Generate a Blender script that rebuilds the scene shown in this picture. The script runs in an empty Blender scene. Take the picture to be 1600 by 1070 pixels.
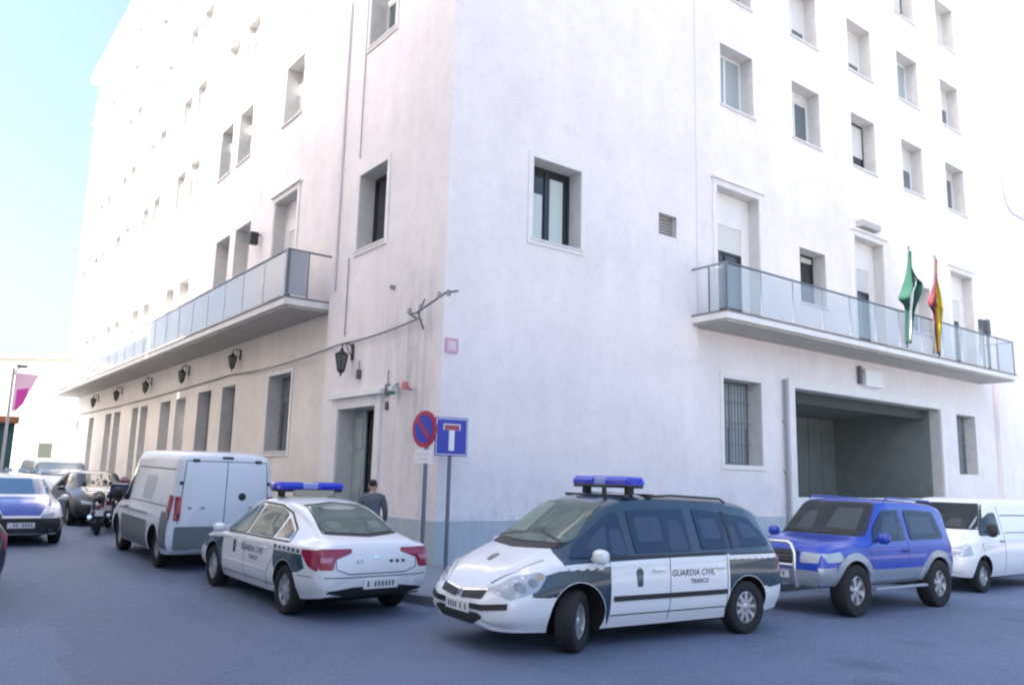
import bpy, bmesh, math, random
import numpy as np
from mathutils import Vector, Matrix, geometry
from mathutils.bvhtree import BVHTree
random.seed(7)
S = bpy.context.scene
COL = S.collection
rad = math.radians
# ------------------------------------------------------------------ camera
CAM = Vector((-8.46, -13.48, 1.85))
FPX, PITCH, ROLL, YAW = 1264.06, 0.166, 0.0256, 0.92345
F0 = Vector((math.cos(YAW), math.sin(YAW), 0)); R0 = Vector((math.sin(YAW), -math.cos(YAW), 0)); Z0 = Vector((0, 0, 1))
FW = F0*math.cos(PITCH)+Z0*math.sin(PITCH); UP0 = -F0*math.sin(PITCH)+Z0*math.cos(PITCH)
RT = R0*math.cos(ROLL)+UP0*math.sin(ROLL); UPV = -R0*math.sin(ROLL)+UP0*math.cos(ROLL)
cd = bpy.data.cameras.new('camera'); cam = bpy.data.objects.new('camera', cd); COL.objects.link(cam)
cd.sensor_width = 36; cd.lens = FPX/1600*36; cd.clip_end = 2000; cd.clip_start = .1
cam.matrix_world = Matrix(((RT.x, UPV.x, -FW.x, CAM.x), (RT.y, UPV.y, -FW.y, CAM.y), (RT.z, UPV.z, -FW.z, CAM.z), (0, 0, 0, 1)))
S.camera = cam
# ------------------------------------------------------------------ light
SUN_EL, SUN_AZ = 43, 2        # azimuth: degrees from -X towards +Y
W = bpy.data.worlds.new('World'); S.world = W; W.use_nodes = True
wn = W.node_tree.nodes; bg = wn['Background']
sky = wn.new('ShaderNodeTexSky'); sky.sky_type = 'NISHITA'; sky.sun_disc = False
sky.sun_elevation = rad(SUN_EL); sky.sun_rotation = rad(-(90-SUN_AZ)); sky.air_density = 1.0; sky.dust_density = 5.0; sky.ozone_density = 2.5
W.node_tree.links.new(sky.outputs[0], bg.inputs[0]); bg.inputs[1].default_value = 0.11
sd = bpy.data.lights.new('sun', 'SUN'); sd.energy = 4.0; sd.angle = rad(.5); sd.color = (1, .95, .86)
so = bpy.data.objects.new('sun', sd); COL.objects.link(so)
sdir = Vector((-math.cos(rad(SUN_EL))*math.cos(rad(SUN_AZ)), math.cos(rad(SUN_EL))*math.sin(rad(SUN_AZ)), math.sin(rad(SUN_EL))))
so.rotation_euler = sdir.to_track_quat('Z', 'Y').to_euler(); so.location = (-20, 10, 40)
S.view_settings.view_transform = 'Standard'; S.view_settings.look = 'None'; S.view_settings.gamma = 1
S.view_settings.exposure = 2.24
S.cycles.max_bounces = 8; S.cycles.filter_width = 2.2
S.cycles.use_denoising = True

# ------------------------------------------------------------------ helpers
def tag(o, label=None, cat=None, group=None, kind=None):
    for k, v in (('label', label), ('category', cat), ('group', group), ('kind', kind)):
        if v: o[k] = v
    return o
def empty(name, loc=(0, 0, 0), rz=0, label=None, cat=None, group=None):
    o = bpy.data.objects.new(name, None); COL.objects.link(o); o.location = loc; o.rotation_euler = (0, 0, rz)
    o.empty_display_size = .2
    return tag(o, label, cat, group)
def copy_tree(o, parent=None):
    c = o.copy(); COL.objects.link(c)
    if parent: c.parent = parent
    for ch in o.children: copy_tree(ch, c)
    return c
MATS = {}
def mat(name, col, rough=.6, metal=0, spec=.5, coat=0, noise=0, nscale=8, bump=0, bscale=40, emit=None, trans=0, alpha=1, stretch=None):
    if name in MATS: return MATS[name]
    m = bpy.data.materials.new(name); m.use_nodes = True; nt = m.node_tree; b = nt.nodes['Principled BSDF']
    b.inputs['Base Color'].default_value = (*col, 1); b.inputs['Roughness'].default_value = rough; b.inputs['Metallic'].default_value = metal
    b.inputs['Specular IOR Level'].default_value = spec; b.inputs['Coat Weight'].default_value = coat; b.inputs['Coat Roughness'].default_value = .05
    if trans: b.inputs['Transmission Weight'].default_value = trans
    if alpha < 1: b.inputs['Alpha'].default_value = alpha
    if emit: b.inputs['Emission Color'].default_value = (*emit[:3], 1); b.inputs['Emission Strength'].default_value = emit[3]
    if noise or bump:
        tc = nt.nodes.new('ShaderNodeTexCoord'); mp = nt.nodes.new('ShaderNodeMapping'); nt.links.new(tc.outputs['Object'], mp.inputs[0])
        if stretch: mp.inputs['Scale'].default_value = stretch
    if noise:
        n = nt.nodes.new('ShaderNodeTexNoise'); n.inputs['Scale'].default_value = nscale; n.inputs['Detail'].default_value = 6; n.inputs['Roughness'].default_value = .65
        nt.links.new(mp.outputs[0], n.inputs[0])
        mr = nt.nodes.new('ShaderNodeMapRange'); mr.inputs[1].default_value = .25; mr.inputs[2].default_value = .75; mr.inputs[3].default_value = 1-noise; mr.inputs[4].default_value = 1+noise*.5
        nt.links.new(n.outputs[0], mr.inputs[0])
        vm = nt.nodes.new('ShaderNodeVectorMath'); vm.operation = 'SCALE'; vm.inputs[0].default_value = col; nt.links.new(mr.outputs[0], vm.inputs['Scale'])
        nt.links.new(vm.outputs[0], b.inputs['Base Color'])
    if bump:
        n2 = nt.nodes.new('ShaderNodeTexNoise'); n2.inputs['Scale'].default_value = bscale; n2.inputs['Detail'].default_value = 4
        nt.links.new(mp.outputs[0], n2.inputs[0])
        bp = nt.nodes.new('ShaderNodeBump'); bp.inputs['Strength'].default_value = bump; bp.inputs['Distance'].default_value = .02
        nt.links.new(n2.outputs[0], bp.inputs['Height']); nt.links.new(bp.outputs[0], b.inputs['Normal'])
    MATS[name] = m; return m
class MB:
    def __init__(s): s.v = []; s.f = []; s.mi = []
    def quad(s, a, b, c, d, m=0):
        n = len(s.v); s.v += [tuple(a), tuple(b), tuple(c), tuple(d)]; s.f.append((n, n+1, n+2, n+3)); s.mi.append(m)
    def box(s, x0, y0, z0, x1, y1, z1, m=0):
        x0, x1 = sorted((x0, x1)); y0, y1 = sorted((y0, y1)); z0, z1 = sorted((z0, z1))
        n = len(s.v); s.v += [(x, y, z) for z in (z0, z1) for y in (y0, y1) for x in (x0, x1)]
        for f in ((0, 2, 3, 1), (4, 5, 7, 6), (0, 1, 5, 4), (2, 6, 7, 3), (0, 4, 6, 2), (1, 3, 7, 5)):
            s.f.append(tuple(n+i for i in f)); s.mi.append(m)
        return s
    def tube(s, pts, r, n=8, m=0, cap=True):
        pts = [Vector(p) for p in pts]; rs = r if isinstance(r, (list, tuple)) else [r]*len(pts)
        base = len(s.v); prev = None
        for i, p in enumerate(pts):
            t = (pts[min(i+1, len(pts)-1)]-pts[max(i-1, 0)]).normalized()
            a = prev if prev is not None else (Vector((0, 0, 1)) if abs(t.z) < .9 else Vector((1, 0, 0)))
            u = (a-t*a.dot(t)).normalized(); prev = u; w = t.cross(u)
            for k in range(n):
                an = 2*math.pi*k/n; s.v.append(tuple(p+(u*math.cos(an)+w*math.sin(an))*rs[i]))
        for i in range(len(pts)-1):
            for k in range(n):
                k2 = (k+1) % n; s.f.append((base+i*n+k, base+i*n+k2, base+(i+1)*n+k2, base+(i+1)*n+k)); s.mi.append(m)
        if cap:
            s.f.append(tuple(base+k for k in reversed(range(n)))); s.mi.append(m)
            s.f.append(tuple(base+(len(pts)-1)*n+k for k in range(n))); s.mi.append(m)
        return s
    def lathe(s, prof, axis='z', c=(0, 0, 0), n=24, m=0):
        base = len(s.v)
        for r, h in prof:
            for k in range(n):
                an = 2*math.pi*k/n; a, b = r*math.cos(an), r*math.sin(an)
                p = {'z': (a, b, h), 'y': (a, h, b), 'x': (h, a, b)}[axis]
                s.v.append((p[0]+c[0], p[1]+c[1], p[2]+c[2]))
        for i in range(len(prof)-1):
            for k in range(n):
                k2 = (k+1) % n; s.f.append((base+i*n+k, base+i*n+k2, base+(i+1)*n+k2, base+(i+1)*n+k)); s.mi.append(m)
        return s
    def build(s, name, mats, parent=None, smooth=False, bevel=0, sharp=40):
        me = bpy.data.meshes.new(name); me.from_pydata(s.v, [], s.f)
        for m in (mats if isinstance(mats, (list, tuple)) else [mats]): me.materials.append(m)
        me.polygons.foreach_set('material_index', s.mi)
        bm = bmesh.new(); bm.from_mesh(me); bmesh.ops.recalc_face_normals(bm, faces=bm.faces)
        bm.to_mesh(me); bm.free()
        if smooth:
            me.polygons.foreach_set('use_smooth', [True]*len(me.polygons)); me.set_sharp_from_angle(angle=rad(sharp))
        o = bpy.data.objects.new(name, me); COL.objects.link(o)
        if parent: o.parent = parent
        if bevel:
            b = o.modifiers.new('bevel', 'BEVEL'); b.width = bevel; b.segments = 2; b.limit_method = 'ANGLE'; b.angle_limit = rad(40)
        return o
def sst(t): t = max(0, min(1, t)); return t*t*(3-2*t)
def ground_z(x, y):
    a = y+3; rise = .02*(a if a > 1 else (0 if a < -1 else (a+1)**2/4)) if a < 60 else 1.2
    b = x+1; fall = .010*(b if b > 1 else (0 if b < -1 else (b+1)**2/4)) if b < 60 else .6
    # the rise belongs to the left street and dies out over the cross street
    k = 1-sst((x-0)/8.0)
    return rise*k-fall

# ------------------------------------------------------------------ materials
def wall_material():
    m = bpy.data.materials.new('stucco'); m.use_nodes = True; nt = m.node_tree; N = nt.nodes; Lk = nt.links; b = N['Principled BSDF']
    tc = N.new('ShaderNodeTexCoord')
    def noise(scale, sc=(1, 1, 1), det=6, rough=.6):
        mp = N.new('ShaderNodeMapping'); mp.inputs['Scale'].default_value = sc; Lk.new(tc.outputs['Object'], mp.inputs[0])
        n = N.new('ShaderNodeTexNoise'); n.inputs['Scale'].default_value = scale; n.inputs['Detail'].default_value = det; n.inputs['Roughness'].default_value = rough
        Lk.new(mp.outputs[0], n.inputs[0]); return n.outputs[0]
    def mr(v, a, b_, c, d):
        r = N.new('ShaderNodeMapRange'); r.inputs[1].default_value = a; r.inputs[2].default_value = b_; r.inputs[3].default_value = c; r.inputs[4].default_value = d
        Lk.new(v, r.inputs[0]); return r.outputs[0]
    def mth(op, a, c):
        n = N.new('ShaderNodeMath'); n.operation = op
        for i, v in enumerate((a, c)):
            if isinstance(v, (int, float)): n.inputs[i].default_value = v
            else: Lk.new(v, n.inputs[i])
        return n.outputs[0]
    cloud = mr(noise(.45, det=8, rough=.7), .3, .7, .88, 1.04)
    streak = mr(noise(1.3, (1, 1, .14), 5, .7), .42, .75, 1.0, .94)
    fine = mth('MULTIPLY', mr(noise(14), .3, .7, .96, 1.02), mr(noise(3.2, det=3), .56, .60, 1.0, .965))
    v = mth('MULTIPLY', mth('MULTIPLY', cloud, streak), fine)
    # grime with a shape of its own: rain-washed runs on the lower wall by the corner
    sp = N.new('ShaderNodeSeparateXYZ'); Lk.new(tc.outputs['Object'], sp.inputs[0])
    ymask = mth('MULTIPLY', mr(sp.outputs[1], .15, .5, 0, 1), mr(sp.outputs[1], 1.7, 3.2, 1, 0))
    zmask = mth('MULTIPLY', mr(sp.outputs[2], 1.0, 3.4, .1, 1), mr(sp.outputs[2], 4.9, 6.6, 1, 0))
    runs = mr(noise(3.4, (1, 1, .16), 5, .75), .38, .68, 0, 1)
    g = mth('MULTIPLY', mth('MULTIPLY', ymask, zmask), runs)
    v = mth('MULTIPLY', v, mth('SUBTRACT', 1.0, mth('MULTIPLY', g, .30)))
    # spalled render band at the foot of the wall
    foot = mth('MULTIPLY', mr(sp.outputs[2], 1.0, 2.0, 1, 0), mr(noise(2.6), .5, .62, 0, 1))
    v = mth('MULTIPLY', v, mth('SUBTRACT', 1.0, mth('MULTIPLY', foot, .12)))
    # cream below the balcony paints in warm bounced light; pinkish white elsewhere
    cream = mth('MULTIPLY', mth('GREATER_THAN', sp.outputs[1], 5.49), mth('LESS_THAN', sp.outputs[2], 6.1)); cream = mth('MULTIPLY', cream, mth('LESS_THAN', sp.outputs[0], 1.0))
    cm = N.new('ShaderNodeMix'); cm.data_type = 'RGBA'; cm.inputs[6].default_value = (.87, .82, .82, 1); cm.inputs[7].default_value = (.84, .78, .72, 1); Lk.new(cream, cm.inputs[0])
    mix = N.new('ShaderNodeVectorMath'); mix.operation = 'SCALE'; Lk.new(cm.outputs[2], mix.inputs[0]); Lk.new(v, mix.inputs['Scale'])
    Lk.new(mix.outputs[0], b.inputs['Base Color']); b.inputs['Roughness'].default_value = .9; b.inputs['Specular IOR Level'].default_value = .2
    bp = N.new('ShaderNodeBump'); bp.inputs['Strength'].default_value = .25; bp.inputs['Distance'].default_value = .02
    Lk.new(noise(30), bp.inputs['Height']); Lk.new(bp.outputs[0], b.inputs['Normal'])
    return m
STUCCO = wall_material()
TRIM = mat('trim_paint', (.80, .78, .77), .8, noise=.08, nscale=3, bump=.1)
DADO = mat('dado_paint', (.48, .53, .57), .75, noise=.16, nscale=3, bump=.15, stretch=(1, 1, .4))
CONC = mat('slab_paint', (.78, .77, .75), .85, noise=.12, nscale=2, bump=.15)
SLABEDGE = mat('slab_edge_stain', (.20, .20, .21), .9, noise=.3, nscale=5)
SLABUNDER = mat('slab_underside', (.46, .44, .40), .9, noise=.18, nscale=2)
SILLM = mat('sill_stone', (.66, .65, .63), .8, noise=.15, nscale=6)
BLIND = mat('roller_blind', (.72, .72, .70), .6)
BLINDG = mat('grey_blind', (.42, .47, .49), .6)
FRAMEW = mat('white_frame', (.75, .76, .78), .45)
FRAMED = mat('dark_frame', (.03, .035, .04), .4)
WGLASS = mat('window_glass', (.03, .035, .04), .06, spec=.7)
MGLASS = mat('mid_glass', (.13, .16, .18), .08, spec=.7)
CGLASS = mat('curtained_glass', (.34, .40, .43), .15, spec=.6)
PGLASS = mat('pale_curtained_glass', (.50, .60, .60), .2, spec=.6)
GRILLE = mat('window_grille_paint', (.16, .17, .18), .6)
DOORM = mat('grey_green_door', (.38, .45, .45), .55, noise=.1, nscale=3)
DARKIN = mat('dark_interior', (.035, .04, .04), .9)
ASPH = None
def asphalt():
    m = bpy.data.materials.new('asphalt'); m.use_nodes = True; nt = m.node_tree; N = nt.nodes; Lk = nt.links; b = N['Principled BSDF']
    tc = N.new('ShaderNodeTexCoord')
    def noise(s, d=6, r=.6):
        n = N.new('ShaderNodeTexNoise'); n.inputs['Scale'].default_value = s; n.inputs['Detail'].default_value = d; n.inputs['Roughness'].default_value = r; Lk.new(tc.outputs['Object'], n.inputs[0]); return n
    a = noise(.25); c = noise(3.5, 10, .8); d = noise(26, 4, .8)
    cr = N.new('ShaderNodeValToRGB'); cr.color_ramp.elements[0].position = .3; cr.color_ramp.elements[0].color = (.095, .128, .195, 1); cr.color_ramp.elements[1].position = .72; cr.color_ramp.elements[1].color = (.145, .188, .275, 1)
    mx = N.new('ShaderNodeMix'); mx.data_type = 'FLOAT'; mx.inputs[0].default_value = .45; Lk.new(a.outputs[0], mx.inputs[2]); Lk.new(c.outputs[0], mx.inputs[3]); Lk.new(mx.outputs[0], cr.inputs[0])
    mr = N.new('ShaderNodeMapRange'); mr.inputs[1].default_value = .3; mr.inputs[2].default_value = .7; mr.inputs[3].default_value = .66; mr.inputs[4].default_value = 1.34; Lk.new(d.outputs[0], mr.inputs[0])
    # oil spots
    v = N.new('ShaderNodeTexVoronoi'); v.inputs['Scale'].default_value = .55; Lk.new(tc.outputs['Object'], v.inputs[0])
    mo = N.new('ShaderNodeMapRange'); mo.inputs[1].default_value = .06; mo.inputs[2].default_value = .22; mo.inputs[3].default_value = .72; mo.inputs[4].default_value = 1; Lk.new(v.outputs['Distance'], mo.inputs[0])
    mm0 = N.new('ShaderNodeMath'); mm0.operation = 'MULTIPLY'; Lk.new(mr.outputs[0], mm0.inputs[0]); Lk.new(mo.outputs[0], mm0.inputs[1])
    wv = noise(1.1, 4); wm = N.new('ShaderNodeVectorMath'); wm.operation = 'MULTIPLY_ADD'; wm.inputs[1].default_value = (1.2, 1.2, 0); Lk.new(wv.outputs[1], wm.inputs[0]); Lk.new(tc.outputs['Object'], wm.inputs[2])
    ve = N.new('ShaderNodeTexVoronoi'); ve.feature = 'DISTANCE_TO_EDGE'; ve.inputs['Scale'].default_value = .33; Lk.new(wm.outputs[0], ve.inputs[0])
    ce = N.new('ShaderNodeMapRange'); ce.inputs[1].default_value = .002; ce.inputs[2].default_value = .007; ce.inputs[3].default_value = .84; ce.inputs[4].default_value = 1; Lk.new(ve.outputs['Distance'], ce.inputs[0])
    pt = N.new('ShaderNodeTexVoronoi'); pt.inputs['Scale'].default_value = .22; pt.distance = 'CHEBYCHEV'; Lk.new(tc.outputs['Object'], pt.inputs[0]); pw = N.new('ShaderNodeSeparateColor'); Lk.new(pt.outputs['Color'], pw.inputs[0])
    pm = N.new('ShaderNodeMapRange'); pm.inputs[3].default_value = .88; pm.inputs[4].default_value = 1.08; Lk.new(pw.outputs[0], pm.inputs[0])
    mp_ = N.new('ShaderNodeMath'); mp_.operation = 'MULTIPLY'; Lk.new(ce.outputs[0], mp_.inputs[0]); Lk.new(pm.outputs[0], mp_.inputs[1])
    mm = N.new('ShaderNodeMath'); mm.operation = 'MULTIPLY'; Lk.new(mm0.outputs[0], mm.inputs[0]); Lk.new(mp_.outputs[0], mm.inputs[1])
    vm = N.new('ShaderNodeVectorMath'); vm.operation = 'SCALE'; Lk.new(cr.outputs[0], vm.inputs[0]); Lk.new(mm.outputs[0], vm.inputs['Scale']); Lk.new(vm.outputs[0], b.inputs['Base Color'])
    b.inputs['Roughness'].default_value = .75; b.inputs['Specular IOR Level'].default_value = .45
    bp = N.new('ShaderNodeBump'); bp.inputs['Strength'].default_value = .5; bp.inputs['Distance'].default_value = .01; Lk.new(d.outputs[0], bp.inputs['Height']); Lk.new(bp.outputs[0], b.inputs['Normal'])
    return m
ASPH = asphalt()
PAVE = mat('pavement_slabs', (.22, .25, .29), .85, noise=.2, nscale=3, bump=.3)
KERBM = mat('kerb_stone', (.17, .19, .22), .85, noise=.25, nscale=6)

# ------------------------------------------------------------------ ground
def axis_pts(lo, hi, fine_lo, fine_hi, step):
    a = [lo, lo*.5, fine_lo-30]+[fine_lo+i*step for i in range(int((fine_hi-fine_lo)/step)+1)]+[fine_hi+30, hi*.5, hi]
    return sorted(set(a))
xs = axis_pts(-400, 400, -30, 45, 1.0); ys = axis_pts(-400, 400, -30, 65, 1.0)
g = MB(); g.v = [(x, y, ground_z(x, y)) for y in ys for x in xs]
nx = len(xs)
for j in range(len(ys)-1):
    for i in range(nx-1): g.f.append((j*nx+i, j*nx+i+1, (j+1)*nx+i+1, (j+1)*nx+i)); g.mi.append(0)
tag(g.build('road', ASPH, smooth=True), kind='structure')
BOUNCE = mat('bounce_paving', (.43, .40, .36), .85, noise=.12, nscale=.8, bump=.2)  # unseen pale ground added behind the camera to bounce sunlight onto the facade
pz = MB(); pz.v = [(x, y, ground_z(x, y)+.02) for y in (-120, -80, -50, -30, -15.8) for x in (-90, -60, -40, -30, -20, -10, -1, 5, 10, 20, 30, 44, 70, 100)]
for j in range(4):
    for i in range(13): pz.f.append((j*14+i, j*14+i+1, (j+1)*14+i+1, (j+1)*14+i)); pz.mi.append(0)
tag(pz.build('bounce_ground', BOUNCE), kind='structure')
KX, KY, KR = -2.15, -4.35, 1.9
edge = [(KX, 47-i*1.0) for i in range(int(47-(KY+KR))+1)]
edge = [(KX, y) for _, y in edge if y > KY+KR+.3]
edge += [(KX+KR-KR*math.cos(a), KY+KR-KR*math.sin(a)) for a in [math.pi/2*i/10 for i in range(11)]]
edge += [(x, KY) for x in range(1, 46)]
def inner(p):   # matching point on the building line
    x, y = p
    if y > 0: return (0.3, y)
    if x > 0: return (x, .3)
    return (0.3, .3)
pv, kb = MB(), MB()
for a, b in zip(edge[:-1], edge[1:]):
    def shift(p, d):
        x, y = p; c = (KX+KR, KY+KR)
        if y >= c[1]: return (x+d, y)
        if x >= c[0]: return (x, y+d)
        v = Vector((c[0]-x, c[1]-y)).normalized(); return (x+v.x*d, y+v.y*d)
    a1, b1 = shift(a, .15), shift(b, .15); z = lambda p, h: (p[0], p[1], ground_z(*p)+h)
    kb.quad(z(a, -.05), z(b, -.05), z(b, .13), z(a, .13)); kb.quad(z(a, .13), z(b, .13), z(b1, .13), z(a1, .13)); kb.quad(z(a1, .13), z(b1, .13), z(b1, .0), z(a1, .0))
    a2, b2 = inner(a1), inner(b1); n = 6
    for k in range(n):
        t0, t1 = k/n, (k+1)/n; lp = lambda p, q, t: (p[0]+(q[0]-p[0])*t, p[1]+(q[1]-p[1])*t)
        q = [lp(a1, a2, t0), lp(b1, b2, t0), lp(b1, b2, t1), lp(a1, a2, t1)]
        pv.quad(*[z(p, .126) for p in q])
tag(kb.build('kerb', KERBM), kind='structure'); tag(pv.build('pavement', PAVE), kind='structure')

# ------------------------------------------------------------------ corner building
# facade R: plane y = 0 facing -Y (u = x).  facade L: plane x = 0 facing -X (u = y).  d = depth into the building
def PT(side, u, z, d): return (u, d, z) if side == 'R' else (d, u, z)
BLD = empty('corner_building', (0, 0, 0), 0, 'large pale pinkish-white police station with deep square windows filling the street corner', 'building')
REC = .14
def wall_face(mb, side, u0, u1, z0, z1, d0, ops, rev=.56):
    us = sorted({u0, u1, *[o[0] for o in ops], *[o[1] for o in ops]}); zs = sorted({z0, z1, *[o[2] for o in ops], *[o[3] for o in ops]})
    us = [u for u in us if u0 <= u <= u1]; zs = [z for z in zs if z0 <= z <= z1]
    for i in range(len(us)-1):
        for j in range(len(zs)-1):
            cu, cz = (us[i]+us[i+1])/2, (zs[j]+zs[j+1])/2
            if any(o[0] < cu < o[1] and o[2] < cz < o[3] for o in ops): continue
            mb.quad(PT(side, us[i], zs[j], d0), PT(side, us[i+1], zs[j], d0), PT(side, us[i+1], zs[j+1], d0), PT(side, us[i], zs[j+1], d0))
    for o in ops:
        r = o[4] if len(o) > 4 else rev
        a, b, c, d = o[:4]
        for (p, q) in (((a, c), (b, c)), ((b, c), (b, d)), ((b, d), (a, d)), ((a, d), (a, c))):
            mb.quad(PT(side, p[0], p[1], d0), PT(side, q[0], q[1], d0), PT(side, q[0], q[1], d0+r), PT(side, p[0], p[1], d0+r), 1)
def sbox(mb, side, u0, u1, z0, z1, da, db, m=0):
    a, b = PT(side, u0, z0, da), PT(side, u1, z1, db); mb.box(*a, *b, m)
def window(side, u0, u1, z0, z1, d0, style='blind', depth=.50, sill=True, surround=False, name='window', blind=.5, label=None):
    """frame + pane + sill (+ blind, surround) set back in the opening"""
    fr = MB(); t = .06; d = d0+depth; fm = FRAMED if style in ('dark', 'darkhalf') else FRAMEW
    if style == 'grille': fm = GRILLE
    sbox(fr, side, u0, u0+t, z0, z1, d-.06, d); sbox(fr, side, u1-t, u1, z0, z1, d-.06, d)
    sbox(fr, side, u0+t, u1-t, z1-t, z1, d-.06, d); sbox(fr, side, u0+t, u1-t, z0, z0+t, d-.06, d)
    um = (u0+u1)/2
    sbox(fr, side, um-.035, um+.035, z0+t, z1-t, d-.055, d)
    f = fr.build(name, fm, BLD)
    if label: f['label'] = label
    p = MB(); zb = z1-t-(z1-z0)*blind if style in ('blind', 'darkhalf', 'grille') else z1-t
    if style == 'curtain': sbox(p, side, u0+t, u1-t, z0+t, z1-t, d-.02, d+.01); p.build('pane', PGLASS if surround else CGLASS, f)
    else:
        if zb > z0+t+.02: sbox(p, side, u0+t, u1-t, z0+t, zb, d-.02, d+.01); p.build('pane', {'grille': CGLASS, 'blind': MGLASS}.get(style, WGLASS), f)
        if style in ('blind', 'darkhalf', 'grille'):
            bl = MB(); k = zb
            while k < z1-t-.01:
                k2 = min(k+.055, z1-t); sbox(bl, side, u0+t, u1-t, k, k2-.008, d-.045, d-.022); k = k2
            bl.build('roller_blind', BLIND if style != 'grille' else BLINDG, f)
        if style == 'dark':
            c = MB(); sbox(c, side, u0+.2, um-.08, z0+t+.02, z1-t-.02, d+.012, d+.03); sbox(c, side, um+.08, u1-.2, z0+t+.02, z1-t-.02, d+.012, d+.03)
    if style == 'grille':
        gr = MB(); n = max(4, int((u1-u0)/.13))
        for i in range(1, n):
            u = u0+(u1-u0)*i/n; a = PT(side, u, z0, d-.14); b = PT(side, u, z1, d-.14); gr.tube([a, b], .012, 6)
        for k in (.25, .5, .75):
            z = z0+(z1-z0)*k; gr.tube([PT(side, u0, z, d-.14), PT(side, u1, z, d-.14)], .011, 6)
        gr.build('grille', GRILLE, f)
    if sill:
        sl = MB(); sbox(sl, side, u0-.06, u1+.06, z0-.06, z0+.012, d0-.05, d-.062); sl.build('sill', SILLM, f, bevel=.008)
    if surround:
        sr = MB(); w = .13; p_ = .035
        sbox(sr, side, u0-w, u0-.002, z0-w, z1+w, d0-p_, d0+.02); sbox(sr, side, u1+.002, u1+w, z0-w, z1+w, d0-p_, d0+.02)
        sbox(sr, side, u0-.002, u1+.002, z1+.002, z1+w, d0-p_, d0+.02); sbox(sr, side, u0-.002, u1+.002, z0-w, z0-.002, d0-p_, d0+.02)
        sr.build('surround', TRIM, f, bevel=.006)
    return f
def french_door(side, u0, u1, z0, z1, d0, dark=True, hood=False):
    """tall recessed opening: raised frame, white panel over a door with a shutter box"""
    sr = MB(); w = .16
    sbox(sr, side, u0-w, u0-.002, z0, z1+w, d0-.05, d0+.02); sbox(sr, side, u1+.002, u1+w, z0, z1+w, d0-.05, d0+.02); sbox(sr, side, u0-.002, u1+.002, z1+.002, z1+w, d0-.05, d0+.02)
    sbox(sr, side, u0-w-.06, u1+w+.06, z1+w+.002, z1+w+.07, d0-.12, d0+.02)
    f = MB(); d = d0+.45; du0, du1 = u0+.1, u1-.35; zt = z0+2.95
    sbox(f, side, u0, u1, zt, z1, d-.1, d); sbox(f, side, u0, du0, z0, zt, d-.1, d); sbox(f, side, du1, u1, z0, zt, d-.1, d)
    dr = f.build('balcony_door', TRIM, BLD); sr.build('surround', TRIM, dr, bevel=.006)
    fm = MB(); t = .07
    for a, b in ((du0, du0+t), (du1-t, du1), ((du0+du1)/2-t/2, (du0+du1)/2+t/2)): sbox(fm, side, a, b, z0, z0+2.2, d-.08, d-.02)
    sbox(fm, side, du0+t, du1-t, z0+2.13, z0+2.2, d-.079, d-.021); fm.build('door_frame', FRAMED if dark else FRAMEW, dr)
    gp = MB(); sbox(gp, side, du0+t, du1-t, z0, z0+2.13, d-.05, d-.03); gp.build('pane', WGLASS, dr)
    bl = MB(); k = z0+2.21
    while k < zt-.03: sbox(bl, side, du0, du1, k, k+.05, d-.07, d-.03); k += .058
    bl.build('roller_blind', BLIND, dr)
    if hood:
        h = MB(); sbox(h, side, u0+.2, u1-.5, z1+.32, z1+.52, d0-.25, d0+.01); h.build('extractor_box', mat('box_grey', (.45, .44, .43), .7), dr)
TOP = 28.2; XE = 25.3; YE = 46.5; ST = 3.45
WR = MB()
# projecting corner bay, right side: u 0 .. 7.7 ; recessed beyond
opsC = [(2.2, 3.63, 7.07, 8.95, .5), (6.28, 6.95, 8.02, 8.58)]
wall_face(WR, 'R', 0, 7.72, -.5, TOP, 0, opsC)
WR.quad((7.72, 0, -.5), (7.72, REC, -.5), (7.72, REC, TOP), (7.72, 0, TOP))
ops = []; colsR = [9.02, 12.5, 15.88, 19.22, 22.55]
for c in colsR:
    for fl in range(5):
        ops.append((c, c+1.5, 12.42+fl*ST, 14.3+fl*ST))
fdR = [(8.72, 10.62), (15.68, 17.5), (22.3, 24.1)]
for a, b in fdR: ops.append((a, b, 6.08, 9.95, .5))
ops.append((12.62, 14.0, 7.25, 8.95)); ops.append((19.3, 20.7, 7.25, 8.95))
ops.append((8.88, 10.52, 2.35, 4.62)); ops.append((22.1, 23.6, 2.4, 4.55))
GU0, GU1, GZ = 12.05, 20.8, 4.62
ops.append((GU0, GU1, -.5, GZ, .35))
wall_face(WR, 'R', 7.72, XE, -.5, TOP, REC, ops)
# left facade
opsN = [(2.66, 4.08, 7.2, 9.12, .5)]+[(2.66, 4.0, 12.52+i*ST, 14.4+i*ST) for i in range(5)]+[(2.62, 4.5, .0, 3.36, .55)]
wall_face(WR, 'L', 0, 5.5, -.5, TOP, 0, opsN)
WR.quad((0, 5.5, -.5), (REC, 5.5, -.5), (REC, 5.5, TOP), (0, 5.5, TOP))
opsL = []; winL = []
def addL(u0, u1, z0, z1, **k): opsL.append((u0, u1, z0, z1)); winL.append((u0, u1, z0, z1, k))
for fl in range(5):
    z0, z1 = 12.55+fl*ST, 14.5+fl*ST
    if z1 > 27.9: z1 = 27.2
    addL(8.68, 10.1, z0, z1, style='blind', blind=.85)
    u = 13.1
    while u < 44:
        dp_ = .42 if u < 14 and fl == 0 else .3
        addL(u, u+1.35, z0, z1, style='blind', blind=random.choice((.1, .3, .6)), depth=dp_); addL(u+2.05, u+3.4, z0, z1, style='blind', blind=random.choice((.1, .5)), depth=dp_)
        u += 6.1
addL(12.4, 13.9, 7.3, 10.05, style='blind', blind=.9); addL(14.5, 16.0, 7.3, 10.05, style='blind', blind=.6)
u = 19.2
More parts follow.
